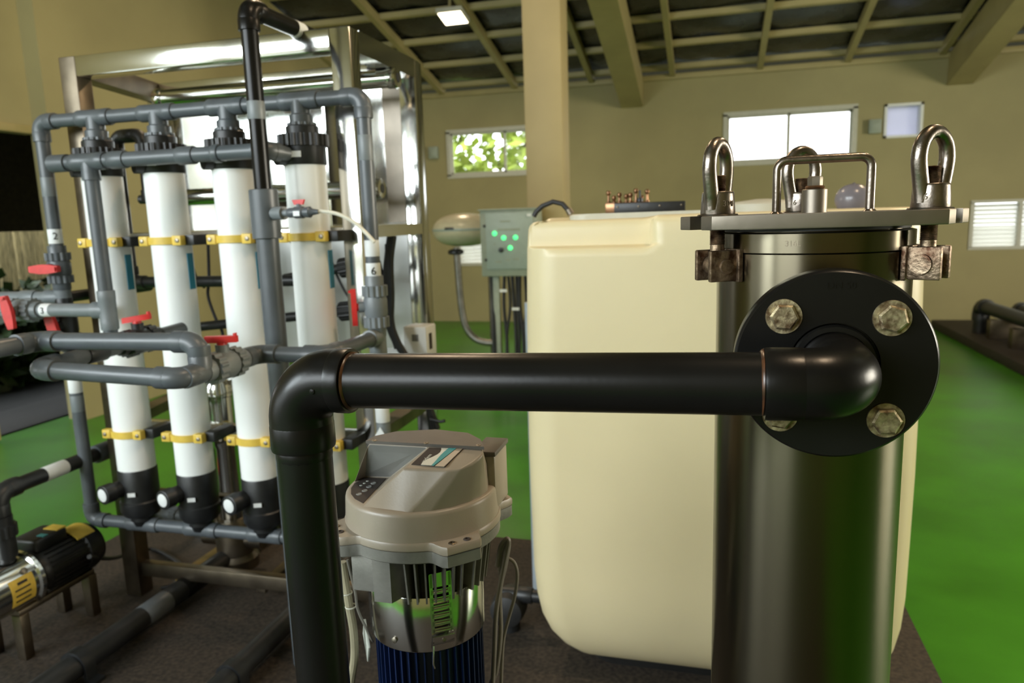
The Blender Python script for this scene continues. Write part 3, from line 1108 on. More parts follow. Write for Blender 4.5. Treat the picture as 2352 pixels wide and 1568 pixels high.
obj('knob', MB().lathe((-.25, 2.73, 1.545), (0, 0, 1), [(.012, 0), (.012, .012), (.004, .014), (.004, .04)], 12), black, fg)
ho = thing('black_hose', 'short black hose arching onto the left end of the tank top', 'hose', (-.5, 2.5, 1.497))
a0, a1, a2, a3, a4, a5 = [at(x, y, 'Y', 2.45) for x, y in ((1226, 497), (1232, 486), (1246, 473), (1270, 463), (1292, 468), (1308, 486))]
obj('hose', MB().tube([a0, a1, a2, a3, a4, a5], .0085, 12), rubber, ho)
obj('ferrule', MB().cyl(a5 + Vector((-.004, 0, .008)), (a5.x + .006, 2.45, 1.507), .012, n=16), steel_plate, ho)
gb = thing('grey_ball_cap', 'round grey ball seen under the filter lid handle', 'cap', (.436, 2.6, 1.497))
c = at(1960, 458, 'Y', 2.6)
obj('ball', MB().sphere(c, .056, (1, 1, .9), 28, 16), grey_ball, gb)
obj('strap', MB().tube([c + Vector((.058 * math.cos(t) * .35 - .02, -.058 * math.sin(t) * .8, .053 * math.cos(t) * .95)) for t in [k * .2 - 1.4 for k in range(15)]], .004, 8), grey_ball, gb)
obj('neck', MB().cyl((c.x, c.y, 1.4978), (c.x, c.y, c.z), .045, n=24), grey_ball, gb)

# ---------------------------------------------------------------- pump with electronic drive, foreground
PCN = Vector((-.434, 1.02, 0))
pu = thing('drive_pump', 'upright pump with a pale grey electronic drive head and blue motor', 'pump', (PCN.x, PCN.y, .10))


def ear_outline(r0, r1, z, n=144, w=10, w2=19):
    o = []
    for k in range(n):
        a = 360 * k / n
        dmin = min(abs((a - c + 180) % 360 - 180) for c in (43, 137, 223, 315))
        if dmin < w:
            q = r1
        elif dmin < w2:
            t = (dmin - w) / (w2 - w)
            t = t * t * (3 - 2 * t)
            q = r1 + (r0 - r1) * t
        else:
            q = r0
        q = min(q, r1 * .985 / max(.01, math.cos(math.radians(min(dmin, 30)))) if dmin < w else q)
        o.append((PCN.x + q * math.cos(math.radians(a)), PCN.y + q * math.sin(math.radians(a)), z))
    return o


mb = MB()
mb.loft([ear_outline(.121, .146, 1.037), ear_outline(.1225, .148, 1.039), ear_outline(.1225, .148, 1.047), ear_outline(.121, .146, 1.050)])
hd = obj('drive_base', mb, drive_white, pu)
for c in (43, 223, 315):
    for dd in (-5.5, 4.5):
        a = math.radians(c + dd)
        p = PCN + Vector((math.cos(a), math.sin(a), 0)) * .135
        obj('screw', MB().lathe((p.x, p.y, 1.0495), (0, 0, 1), [(.0055, 0), (.0055, .0012), (.0045, .002), (.0026, .0021), (.0026, .0008)], 16), dark_print if dd > 0 else dull_steel, hd)
mb = MB()
mb.loft([ear_outline(.119, .144, 1.018), ear_outline(.121, .147, 1.020), ear_outline(.121, .147, 1.0365)])
obj('casting_plate', mb, casting, pu)
# cover: round skirt, shoulder and a faceted dome
mb = MB()
mb.lathe((PCN.x, PCN.y, 0), (0, 0, 1), [(.1205, 1.049), (.119, 1.060), (.1175, 1.086), (.1165, 1.090), (.114, 1.0925), (.108, 1.0935), (.02, 1.0935)], 96)
obj('cover_skirt', mb, drive_white, pu, smooth=50)
Z0, Z1, Z2 = 1.0932, 1.150, 1.166


def circ(deg, r=.1115, z=Z0):
    return Vector((PCN.x + r * math.cos(math.radians(deg)), PCN.y + r * math.sin(math.radians(deg)), z))


A_ = at(846, 1018, 'Z', Z2)
B_ = at(985, 1026, 'Z', Z2)
D_ = at(925, 1076, 'Z', Z1)
E_ = at(1030, 1080, 'Z', Z1)
E2 = at(1062, 1075, 'Z', Z1 + .001)
E3 = at(1086, 1065, 'Z', Z1 + .003)
E4 = at(1102, 1053, 'Z', Z1 + .007)
E5 = at(1110, 1043, 'Z', Z1 + .011)
C_ = at(1110, 1032, 'Z', Z2)
R1 = at(1098, 1015, 'Z', Z2)
R2 = at(1070, 1003, 'Z', Z2)
K1 = at(1000, 994, 'Z', Z2)
K2 = at(915, 998, 'Z', Z2)
L1 = at(868, 1008, 'Z', Z2)
H_ = at(830, 1094, 'Z', Z0)
G_ = at(896, 1096, 'Z', Z0)
J_ = circ(243)
top = [D_, E_, E2, E3, E4, E5, C_, R1, R2, K1, K2, L1, A_]
bot = [J_, circ(283), circ(300), circ(315), circ(330), circ(342), circ(355), circ(32), circ(58), circ(90), circ(118), circ(146), circ(186)]
bm = bmesh.new()
V = {}


def vv(p):
    k = (round(p.x, 5), round(p.y, 5), round(p.z, 5))
    if k not in V:
        V[k] = bm.verts.new(p)
    return V[k]


for i in range(len(top) - 1):
    bm.faces.new((vv(top[i]), vv(bot[i]), vv(bot[i + 1]), vv(top[i + 1])))
bm.faces.new([vv(p) for p in (A_, bot[-1], H_)])
bm.faces.new([vv(p) for p in (A_, H_, G_, B_)])
bm.faces.new([vv(p) for p in (B_, G_, D_)])
bm.faces.new([vv(p) for p in (D_, G_, J_)])
KL = [bot[-1], circ(200), circ(214), circ(228), J_]
bm.faces.new([vv(p) for p in (H_, bot[-1], KL[1], KL[2], KL[3], J_, G_)])
bm.faces.new([vv(p) for p in (B_, D_, E_, E2, E3, E4, E5, C_)])
bm.faces.new([vv(p) for p in (A_, B_, C_, R1, R2, K1, K2, L1)])
bmesh.ops.recalc_face_normals(bm, faces=bm.faces[:])
es = [e for e in bm.edges if len(e.link_faces) == 2 and e.calc_face_angle(0) > .30]
bmesh.ops.bevel(bm, geom=es, offset=.0035, segments=3, affect='EDGES', profile=.55)
dome = MB()
dome.bm = bm
cov = obj('cover', dome, drive_white, pu, smooth=58)


def panel(name, pts, m, parent, lift=.0008):
    pts = [Vector(p) for p in pts]
    n = (pts[1] - pts[0]).cross(pts[2] - pts[0]).normalized()
    if n.dot(EYE - pts[0]) < 0:
        n = -n
    return obj(name, MB().prism([p + n * (lift * .2) for p in pts], n * lift), m, parent, smooth=None)


def mixp(ps, ws):
    q = Vector((0, 0, 0))
    for p, w in zip(ps, ws):
        q += p * w
    return q


def shrink(ps, f):
    c = sum(ps, Vector((0, 0, 0))) / len(ps)
    return [c + (p - c) * f for p in ps]


panel('side_panel', shrink([A_, H_, G_, B_], .94), drive_grey, cov)
kp = shrink([H_, bot[-1], KL[1], KL[2], KL[3], J_, G_], .86)
kb = panel('keypad', kp, dark_print, cov)
# raised soft keys on the keypad
kc, ku, kv = sum(kp, Vector((0, 0, 0))) / len(kp), (kp[5] - kp[0]).normalized(), None
kn = (kp[1] - kp[0]).cross(kp[5] - kp[0]).normalized()
if kn.z < 0:
    kn = -kn
for k, (px, py) in enumerate(((825, 1136), (838, 1128), (848, 1119), (858, 1111))):
    d = FW + RT * ((px - 1176) / FPX) - UP * ((py - 784) / FPX)
    t = (kp[0] - EYE).dot(kn) / d.dot(kn)
    c = EYE + d * t
    obj('key', MB().lathe(c, kn, [(.0046, 0), (.0046, .0014), (.0034, .0020), (.0030, .0016)], 20), drive_grey, kb)
for k, (px, py) in enumerate(((829, 1116), (837, 1111), (844, 1106))):
    d = FW + RT * ((px - 1176) / FPX) - UP * ((py - 784) / FPX)
    c = EYE + d * ((kp[0] - EYE).dot(kn) / d.dot(kn))
    obj('indicator', MB().lathe(c, kn, [(.0024, 0), (.0024, .0012), (.001, .0016)], 12), pale_print, kb)
# printed label on the sloping top
lab = [at(*q, 'Z', 1.158) for q in ((986, 1029), (945, 1066), (1022, 1072), (1063, 1033))]
lp = [B_, D_, E_, C_]
ln = (D_ - B_).cross(E_ - B_).normalized()
if ln.z < 0:
    ln = -ln


def onlab(px, py):
    d = FW + RT * ((px - 1176) / FPX) - UP * ((py - 784) / FPX)
    return EYE + d * ((B_ - EYE).dot(ln) / d.dot(ln))


q0 = [onlab(*q) for q in ((986, 1029), (945, 1067), (1022, 1073), (1064, 1032))]
lbl = panel('label', q0, dark_print, cov, .0009)


def lq(u, v):
    return (q0[0] * (1 - u) + q0[3] * u) * (1 - v) + (q0[1] * (1 - u) + q0[2] * u) * v


def strip_(name, us0, us1, m, lift):
    n = 8
    a = [lq(us0(k / n), k / n) for k in range(n + 1)]
    b = [lq(us1(k / n), k / n) for k in range(n, -1, -1)]
    return panel(name, a + b, m, lbl, lift)


strip_('pale_band', lambda v: .36 + .10 * math.sin(v * 5.5), lambda v: .66, pale_print, .0013)
strip_('teal_band', lambda v: .58 - .02 * math.sin(v * 5), lambda v: .80 - .12 * v, teal, .0016)
strip_('pale_edge', lambda v: .80 - .10 * v, lambda v: .97, drive_white, .0014)
xd = (lq(.2, 1) - lq(.2, 0)).normalized()
yd = (lq(1, .5) - lq(0, .5)).normalized()
text_mesh('printed_name', 'xylem', .0085, frame_m(lq(.26, .62) + ln * .0016, -xd, ln.cross(-xd)), pale_print, lbl, .0001)
# dark service lid with a straight front edge and curved back
pts = [A_ + Vector((-.003, -.002, 0)), C_ + Vector((.002, -.002, 0)), R1 + Vector((.004, 0, 0)), R2 + Vector((.002, .006, 0)), K1 + Vector((.0, .004, 0)), K2 + Vector((-.004, .002, 0)), L1 + Vector((-.005, 0, 0))]
mb = MB().prism([(p.x, p.y, Z2 + .0004) for p in pts], (0, 0, .0045))
sl_ = obj('service_lid', mb, drive_dark, pu)
for px, py in ((857, 1013), (976, 1019), (1097, 1024)):
    c = at(px, py, 'Z', Z2 + .005)
    obj('screw', MB().lathe((c.x, c.y + .004, Z2 + .0046), (0, 0, 1), [(.0042, 0), (.0042, .0008), (.0034, .0012), (.0017, .0012), (.0017, .0003)], 16), steel_plate, sl_)
mb = MB()
mb.span((-.352, 1.035, 1.052), (-.317, 1.105, 1.140), .004)
jb = obj('terminal_box', mb, drive_white, pu)
mb = MB()
mb.span((-.353, 1.032, 1.140), (-.315, 1.108, 1.148), .002)
obj('box_lid', mb, drive_dark, jb)
# heat sink casting with fins
mb = MB()
mb.lathe((PCN.x, PCN.y, 0), (0, 0, 1), [(.070, .945), (.070, 1.019)], 40)
obj('motor_neck', mb, black, pu)
mb = MB()
mb.span((PCN.x - .078, PCN.y - .100, .958), (PCN.x - .012, PCN.y - .055, 1.019), .004)
mb.prism([(PCN.x - .040, PCN.y - .106, .948), (PCN.x - .012, PCN.y - .106, .948), (PCN.x + .0, PCN.y - .08, .948), (PCN.x - .04, PCN.y - .07, .948)], (0, 0, .071))
obj('drive_block', mb, casting, pu)
for a in list(range(276, 330, 8)) + list(range(338, 420, 9)) + list(range(196, 226, 10)):
    th = math.radians(a)
    r_ = Vector((math.cos(th), math.sin(th), 0))
    t_ = Vector((-math.sin(th), math.cos(th), 0))
    w = .0013
    h = .944
    mb = MB()
    mb.prism([PCN + r_ * .066 - t_ * w + Vector((0, 0, 1.019)), PCN + r_ * .109 - t_ * w + Vector((0, 0, 1.019)), PCN + r_ * .098 - t_ * w + Vector((0, 0, h)), PCN + r_ * .066 - t_ * w + Vector((0, 0, h))], t_ * (2 * w))
    obj('cooling_fin', mb, casting, pu, smooth=None)
mb = MB().lathe((PCN.x, PCN.y, 0), (0, 0, 1), [(.090, .862), (.0905, .863), (.0905, .948), (.090, .949), (.074, .949)], 72)
sbd = obj('steel_band', mb, mirror, pu)
c = at(935, 1478, 'Y', .94)
obj('band_screw', MB().lathe((PCN.x - .020, PCN.y - .0885, .878), (-.2, -.97, 0), [(.0045, 0), (.0045, .002), (.002, .003)], 16), steel_plate, sbd)
mb = MB().lathe((PCN.x, PCN.y, 0), (0, 0, 1), [(.074, .62), (.078, .63), (.078, .861), (.070, .862)], 48)
mo = obj('motor', mb, blue, pu)
for k in range(44):
    a = 2 * PI * k / 44
    r_ = Vector((math.cos(a), math.sin(a), 0))
    t_ = Vector((-math.sin(a), math.cos(a), 0))
    if r_.y > .55:
        continue
    mb = MB().prism([PCN + r_ * .076 - t_ * .0009 + Vector((0, 0, .64)), PCN + r_ * .0865 - t_ * .0009 + Vector((0, 0, .64)), PCN + r_ * .0865 - t_ * .0009 + Vector((0, 0, .858)), PCN + r_ * .076 - t_ * .0009 + Vector((0, 0, .858))], t_ * .0018)
    obj('motor_fin', mb, blue, mo, smooth=None)
mb = MB().lathe((PCN.x, PCN.y, 0), (0, 0, 1), [(.10, .10), (.10, .13), (.06, .15), (.06, .50), (.085, .53), (.085, .60), (.05, .62)], 40)
obj('pump_stage', mb, dull_steel, pu)
# slotted steel clip hanging over the band
th = math.radians(305)
r_ = Vector((math.cos(th), math.sin(th), 0))
t_ = Vector((-math.sin(th), math.cos(th), 0))
cs = MB()
b0 = PCN + r_ * .0935 - Vector((0, 0, .028))
for s in (-1, 1):
    cs.box(b0 + t_ * (s * .0145) + Vector((0, 0, .968)), (.0016, .005, .096), Matrix((r_, t_, Vector((0, 0, 1)))).transposed(), 0)
RM = Matrix((r_, t_, Vector((0, 0, 1)))).transposed()
for k in range(6):
    cs.box(b0 + Vector((0, 0, .925 + .0125 * k)), (.0016, .030, .0075), RM, 0)
    cs.box(b0 + r_ * .002 + Vector((0, 0, .925 + .0125 * k)), (.0016, .024, .0028), RM, .0006)
cs.box(b0 + Vector((0, 0, 1.006)), (.0016, .032, .022), RM, 0)
cs.box(b0 + r_ * .004 + Vector((0, 0, .912)), (.0018, .034, .016), RM @ Matrix.Rotation(.25, 3, 'Y'), .0006)
cs.tube([b0 + t_ * -.016 + r_ * .006 + Vector((0, 0, .906)), b0 + t_ * -.019 + r_ * .010 + Vector((0, 0, .88)), b0 + t_ * -.017 + r_ * .010 + Vector((0, 0, .872))], .0012, 8)
obj('steel_clip', cs, mirror, sbd)
mb = MB().lathe(b0 + r_ * .005 + Vector((0, 0, .912)), r_, [(.003, 0), (.003, .002), (.001, .0026)], 12)
obj('rivet', mb, steel_plate, sbd)


def spl(P, n=6):
    P = [Vector(p) for p in P]
    Q = []
    for i in range(len(P) - 1):
        p0, p1_, p2, p3 = P[max(i - 1, 0)], P[i], P[i + 1], P[min(i + 2, len(P) - 1)]
        for k in range(n):
            t = k / n
            Q.append(0.5 * ((2 * p1_) + (p2 - p0) * t + (2 * p0 - 5 * p1_ + 4 * p2 - p3) * t * t + (3 * p1_ - p0 - 3 * p2 + p3) * t ** 3))
    Q.append(P[-1])
    return Q


def pxs(pts, Y):
    return [at(x, y, 'Y', Y) for x, y in pts]


for pts, Y, r, m, nm in (
        ([(1152, 1330), (1148, 1290), (1160, 1245), (1168, 1250), (1160, 1300), (1148, 1360), (1150, 1450), (1140, 1540), (1128, 1568), (1120, 1640)], 1.10, .0040, wire_grey, 'cable'),
        ([(1142, 1300), (1150, 1255), (1162, 1238), (1168, 1246), (1157, 1300), (1140, 1400), (1135, 1500), (1130, 1600)], 1.085, .0040, wire_grey, 'cable'),
        ([(1160, 1280), (1180, 1290), (1188, 1320), (1182, 1370), (1168, 1420), (1155, 1480), (1150, 1600)], 1.11, .0030, wire_grey, 'cable'),
        ([(786, 1290), (792, 1330), (802, 1390), (812, 1450), (814, 1510), (806, 1568), (800, 1650)], .99, .0068, cream_cable, 'cable'),
        ([(798, 1285), (806, 1320), (816, 1360), (822, 1400), (840, 1440), (856, 1475)], .985, .0022, wire_grey, 'cable')):
    cb = obj(nm, MB().tube(spl(pxs(pts, Y)), r, 10), m, pu)
    if r > .006:
        for px, py in ((796, 1361), (806, 1392)):
            c = at(px, py, 'Y', .99)
            obj('cable_tie', MB().tube([c + Vector((.0085 * math.cos(t), .0085 * math.sin(t), 0)) for t in [2 * PI * k / 14 for k in range(14)]], .0014, 6, closed=True), white_frame, cb)
# small rating plate of the pump leaning behind the cable
c = at(845, 1465, 'Y', 1.02)
mb = MB().box(at(842, 1470, 'Y', 1.0), (.004, .05, .05), Matrix.Rotation(.6, 3, 'Z') @ Matrix.Rotation(.6, 3, 'X'), .001)
obj('rating_plate', mb, pale_print, pu)

# ---------------------------------------------------------------- stainless skid frame behind the white tubes
YFm, YBk = 2.20, 2.72
XLc, XRc = -2.152, -1.113
ZTop = 2.064
sk = thing('steel_skid', 'polished stainless steel skid frame with sheet back behind the white tubes', 'frame', ((XLc + XRc) / 2, 2.45, .10))
H2 = .034
XLb = -2.25
for x in (XLc, XRc):
    for y in (YFm, YBk):
        if x == XLc and y == YBk:
            x = XLb
        mb = MB().span((x - H2, y - H2, .10), (x + H2, y + H2, ZTop + H2), .004)
        pf = obj('post', mb, mirror if x > -2 else dull_steel if y < 2.5 else mirror, sk)
mirror_post = None
for y in (YFm, YBk):
    obj('top_rail', MB().span(((XLc if y == YFm else XLb) + H2, y - H2, ZTop - H2), (XRc - H2, y + H2, ZTop + H2), .004), mirror, sk)
for x in (XLc, XRc):
    xb_ = x if x > -2 else XLb
    for za, zb_, m_ in ((ZTop - H2, ZTop + H2, mirror if x > -2 else dull_steel), (1.452, 1.492, mirror), (.76, .80, dull_steel)):
        mb = MB().prism([(x - H2, YFm + H2, za), (x + H2, YFm + H2, za), (x + H2, YFm + H2, zb_), (x - H2, YFm + H2, zb_)], (xb_ - x, YBk - YFm - 2 * H2, 0))
        obj('side_rail', mb, m_, sk, smooth=None)
for z0, z1 in ((1.450, 1.490), (.766, .804), (.495, .533), (.178, .232)):
    obj('cross_rail', MB().span((XLc + H2, YFm - .018, z0), (XRc - H2, YFm + .018, z1), .003), mirror if z0 > .5 else dull_steel, sk)
for x in (-1.98, -1.62, -1.28):
    obj('floor_rail', MB().span((x - .02, YFm + .02, .14), (x + .02, YBk + .22, .175), .003), wood if x < -1.9 else dull_steel, sk)
up = MB()
up.span((XLb - H2, YBk + H2 - .004, 1.492), (XRc - H2, YBk + H2 + .002, ZTop - H2))
obj('back_sheet', up, mirror, sk, smooth=None)
lo = MB()
lo.span((-2.05, YBk + H2 - .004, .985), (XRc + .034, YBk + H2 + .002, 1.455))
obj('back_sheet', lo, sheet_steel, sk, smooth=None)
mb = MB().span((-1.28, 2.40, .985), (XRc + .045, YBk, .995), .002)
obj('shelf', mb, mirror, sk)
mb = MB().span((XRc - H2 - .085, YBk - .004, 1.50), (XRc - H2 - .002, YBk + .001, ZTop - H2 - .01))
obj('side_sheet', mb, steel_plate, sk, smooth=None)
mb = MB().span((XRc - .26, 2.50, 1.492), (XRc - .25, 2.70, ZTop - .10))
obj('divider_sheet', mb, mirror, sk, smooth=None)

# horizontal stainless pressure vessels inside the skid
for nm, z, xa, xb, r, lab in (('upper', 2.000, -2.06, -1.085, .032, 'upper horizontal stainless pressure vessel inside the skid frame'), ('lower', 1.622, -2.13, -1.17, .032, 'lower horizontal stainless pressure vessel with an open dark port at its right end')):
    t = thing('pressure_vessel', lab, 'vessel', ((xa + xb) / 2, 2.5, z - r), 'horizontal vessels in the steel skid')
    obj('shell', MB().cyl((xa, 2.5, z), (xb, 2.5, z), r, n=32), mirror, t)
    for x in (xa, xb):
        s = 1 if x == xb else -1
        obj('end_ring', MB().lathe((x - s * .02, 2.5, z), (s, 0, 0), [(r * 1.1, 0), (r * 1.14, .004), (r * 1.14, .03), (r * 1.05, .036), (r * .55, .037), (r * .5, .03)], 28), mirror, t)
    obj('port', MB().cyl((xb + .005, 2.5, z), (xb + .018, 2.5, z), r * .5, n=20), black, t)
    if nm == 'lower':
        mb = MB()
        mb.cyl((xa - .005, 2.5, z), (xa - .075, 2.5, z), .018, n=18)
        mb.ribbed((xa - .01, 2.5, z), (xa + .03, 2.5, z), .040, 14, .1)
        obj('coupling', mb, black, t)
    obj('saddle', MB().span((-1.70, 2.49, z - r - .014), (-1.67, YBk - .001, z - r * .6)), dull_steel, t)

# ---------------------------------------------------------------- four white membrane tubes
YT = 2.10
TUBX = [-2.013, -1.753, -1.494, -1.230]


def tx(px, py):
    return at(px, py, 'Y', YT)


TUBX = [(tx(x0, y).x + tx(x1, y).x) / 2 for x0, x1, y in ((205, 262, 400), (340, 415, 405), (497, 572, 392), (663, 738, 380))]
TUBX = [TUBX[0], TUBX[1], TUBX[2], TUBX[3]]
ZH = 1.877          # upper header height
ZB = .437           # lower header height
RT_ = .0635
TZ0, TZ1 = .657, 1.683
names = ['leftmost white membrane tube, behind the crossing drop pipe', 'second white membrane tube from the left, crossed by both loop pipes', 'third white membrane tube from the left, beside the tall dark pipe', 'rightmost white membrane tube, behind the small valve with white hose']
master = None
for i, x in enumerate(TUBX):
    t = thing('membrane_tube', names[i], 'filter tube', (x, YT, .46), 'white membrane tubes')
    if master is None:
        P = []
        P.append(obj('tube', MB().cyl((x, YT, TZ0 - .01), (x, YT, TZ1 + .01), RT_, n=48), white_tube, t))
        mb = MB()
        mb.lathe((x, YT, 0), (0, 0, 1), [(.066, TZ1), (.068, TZ1 + .004), (.068, TZ1 + .058), (.060, TZ1 + .062)], 40)
        mb.lathe((x, YT + .0, 0), (0, 0, 1), [(.050, TZ1 + .09), (.050, TZ1 + .116), (.044, TZ1 + .12)], 24)
        mb.cyl((x, YT, TZ1 + .03), (x - .05, YT - .075, TZ1 + .03), .032, n=20)
        P.append(obj('top_cap', mb, black, t))
        P.append(obj('union_nut', MB().ribbed((x, YT, TZ1 + .056), (x, YT, TZ1 + .092), .078, 26, .06), pvc_black, t))
        mb = MB()
        mb.ribbed((x, YT, TZ1 + .105), (x, YT, TZ1 + .128), .045, 16, .07)
        mb.lathe((x, YT, 0), (0, 0, 1), [(.036, TZ1 + .125), (.036, TZ1 + .150), (.029, TZ1 + .155), (.029, ZH)], 24)
        P.append(obj('neck', mb, pvc, t))
        for zc in (1.464, .792):
            mb = MB()
            n = 14
            outer = [(x + .071 * math.cos(PI + PI * k / n), YT + .071 * math.sin(PI + PI * k / n)) for k in range(n + 1)]
            inner = [(x + .0637 * math.cos(2 * PI - PI * k / n), YT + .0637 * math.sin(2 * PI - PI * k / n)) for k in range(n + 1)]
            mb.prism([(a, b, zc - .012) for a, b in outer + inner], (0, 0, .024))
            for s in (-1, 1):
                mb.span((x + s * .048, YT - .056, zc - .016), (x + s * .082, YT - .030, zc + .016), .003)
            c_ = obj('pipe_clamp', mb, yellow, t)
            for s in (-1, 1):
                obj('screw', MB().lathe((x + s * .069, YT - .056, zc), (0, -1, 0), [(.007, 0), (.007, .003), (.004, .004)], 10), steel_plate, c_)
            obj('clamp_block', MB().span((x + .072, YT - .03, zc - .017), (x + .112, YFm - .0185, zc + .017), .002), black, t)
        mb = MB()
        mb.lathe((x, YT, 0), (0, 0, 1), [(.045, .475), (.060, .482), (.070, .50), (.0705, .535), (.066, .540), (.066, TZ0 - .005), (.0635, TZ0)], 40)
        mb.lathe((x, YT, 0), (0, 0, 1), [(.030, ZB), (.036, .455), (.042, .46), (.042, .48)], 24)
        P.append(obj('bottom_cap', mb, black, t))
        d_ = Vector((-.22, -.97, -.02)).normalized()
        mb = MB()
        c0 = Vector((x - .02, YT, .592))
        mb.lathe(c0, d_, [(.030, .03), (.030, .085), (.034, .087), (.034, .123), (.031, .125), (.026, .125)], 28)
        kq = obj('side_port', mb, black, t)
        obj('end_disc', MB().lathe(c0 + d_ * .122, d_, [(.0235, 0), (.0235, .0038), (.022, .0048)], 28), sticker, kq)
        lp_ = MB().box((x + .024, YT - .0675, .575), (.026, .003, .014), Matrix.Rotation(.36, 3, 'Z'))
        P.append(obj('cap_label', lp_, sticker, t))
        lp_ = MB().box((x + .012, YT - .0672, TZ1 + .030), (.030, .003, .018), Matrix.Rotation(.18, 3, 'Z'))
        P.append(obj('cap_label', lp_, sticker, t))
        mb = MB().box((x + .0625, YT + .005, 1.36), (.003, .03, .12), Matrix.Rotation(.08, 3, 'Z'))
        P.append(obj('blue_sticker', mb, blue_print, t))
        master = t
    else:
        dx = Vector((x - TUBX[0], 0, 0))
        for ch in list(master.children):
            c = ch.copy()
            COL.objects.link(c)
            c.parent = t
            c.matrix_parent_inverse = Matrix.Translation(-master.location)
            for g in ch.children:
                s = g.copy()
                COL.objects.link(s)
                s.parent = c
                s.matrix_parent_inverse = Matrix.Identity(4)

# ---------------------------------------------------------------- pipework of the skid
RP = .0225
# upper header with left riser and right riser
hl, hr = tx(92, 283).x, tx(832, 215).x
zt_l = ZH
um = thing('upper_manifold', 'grey pipe running along the tops of the four white tubes with risers', 'pipe', ((hl + hr) / 2, YT, ZH))
bl = Vector((hl, YT, ZB))
run([(hl, YT, .90), (hl, YT, ZH), (hr, YT, ZH), (hr, YT, 1.19)], RP, pvc, um)
for x in TUBX:
    tee((x, YT, ZH), (1, 0, 0), (0, 0, -1), RP, pvc, um, 2.4)


def sleeve_label(p, d, r, L, m, parent, name='label'):
    d = Vector(d).normalized()
    return obj(name, MB().lathe(Vector(p) - d * L / 2, d, [(r * 1.012, 0), (r * 1.02, .0005), (r * 1.02, L - .0005), (r * 1.012, L)], 20), m, parent)


def num(p, s, r, parent, size=.03, ang=None):
    """printed figure on the side of a pipe that faces the viewer"""
    p = Vector(p)
    v = EYE - p if ang is None else Vector(ang)
    v.z = 0
    v.normalize()
    x_ = Vector((-v.y, v.x, 0))
    return text_mesh('printed_number', s, size, frame_m(p + v * (r * 1.03 + .0006), x_, (0, 0, 1)), ink, parent, .0006)


zz = tx(118, 543).z
l_ = sleeve_label((hl, YT, zz), (0, 0, 1), RP, .05, sticker, um)
num((hl, YT, zz), '2', RP, l_, .034)
sleeve_label((hl, YT, tx(105, 430).z), (0, 0, 1), RP, .065, pvc_light, um)
sleeve_label((hr, YT, tx(835, 340).z), (0, 0, 1), RP, .075, pvc_light, um)
sleeve_label((hr, YT, tx(845, 570).z), (0, 0, 1), RP, .05, sticker, um)
zz = tx(849, 622).z
l_ = sleeve_label((hr, YT, zz), (0, 0, 1), RP, .05, sticker, um)
num((hr, YT, zz), '6', RP, l_, .034)
lefth = Vector((-.55, -.83, 0))
union_valve((hl, YT, tx(130, 615).z), (0, 0, 1), (.1, -.99, 0), RP * 1.05, pvc, um, L=.75, along=(.99, .1, 0), hk=.95)
union_valve((hr, YT, tx(862, 703).z), (0, 0, 1), (-.95, -.5, 0), RP * 1.02, pvc_light, um, L=.95)
zT = tx(140, 683).z
tee((hl, YT, zT), (0, 0, 1), (-1, 0, 0), RP, pvc_light, um, 3.2)
obj('pipe', MB().cyl((hl, YT, zT), (hl - .62, YT, zT), RP, n=16), pvc_light, um)
coupling((hl - .15, YT, zT), (1, 0, 0), RP, pvc_light, um, 3.0)
obj('pipe', MB().cyl((hl, YT, zT), (hl, YT + .42, zT), RP * .9, n=16), pvc_black, um)
union_valve((hl, YT, tx(152, 745).z), (0, 0, 1), (.1, -.99, 0), RP * 1.02, pvc_black, um, L=.95, along=(.25, .02, -.95), hk=1.1)
zt6 = tx(868, 772).z
tee((hr, YT, zt6), (0, 0, 1), (0, -1, 0), RP, pvc_light, um, 2.6)
obj('pipe', MB().cyl((hr, YT, zt6), (hr, YT, .30), RP, n=16), pvc, um)
sleeve_label((hr, YT, tx(875, 950).z), (0, 0, 1), RP, .05, sticker, um)
l_ = sleeve_label((hr, YT, tx(880, 1000).z), (0, 0, 1), RP, .09, pvc_light, um)
c = Vector((hr, YT - RP * 1.06, tx(882, 1000).z))
obj('arrow', MB().prism([c + Vector(q) for q in ((-.012, 0, -.035), (.012, 0, -.035), (.012, 0, .005), (.02, 0, .005), (0, 0, .035), (-.02, 0, .005), (-.012, 0, .005))], (0, -.001, 0)), sticker, l_, smooth=None)

# lower header and its riser
lm = thing('lower_manifold', 'dark grey pipe joining the feet of the four white tubes', 'pipe', ((hl + hr) / 2, YT, ZB))
run([(hl, YT, .905), (hl, YT, ZB), (hr - .05, YT, ZB)], RP, pvc, lm)
for x in TUBX:
    tee((x, YT, ZB), (1, 0, 0), (0, 0, 1), RP, pvc, lm, 2.6)
sleeve_label((hl, YT, tx(165, 885).z), (0, 0, 1), RP, .05, sticker, lm)
sleeve_label((hl, YT, tx(170, 925).z), (0, 0, 1), RP, .06, pvc_light, lm)

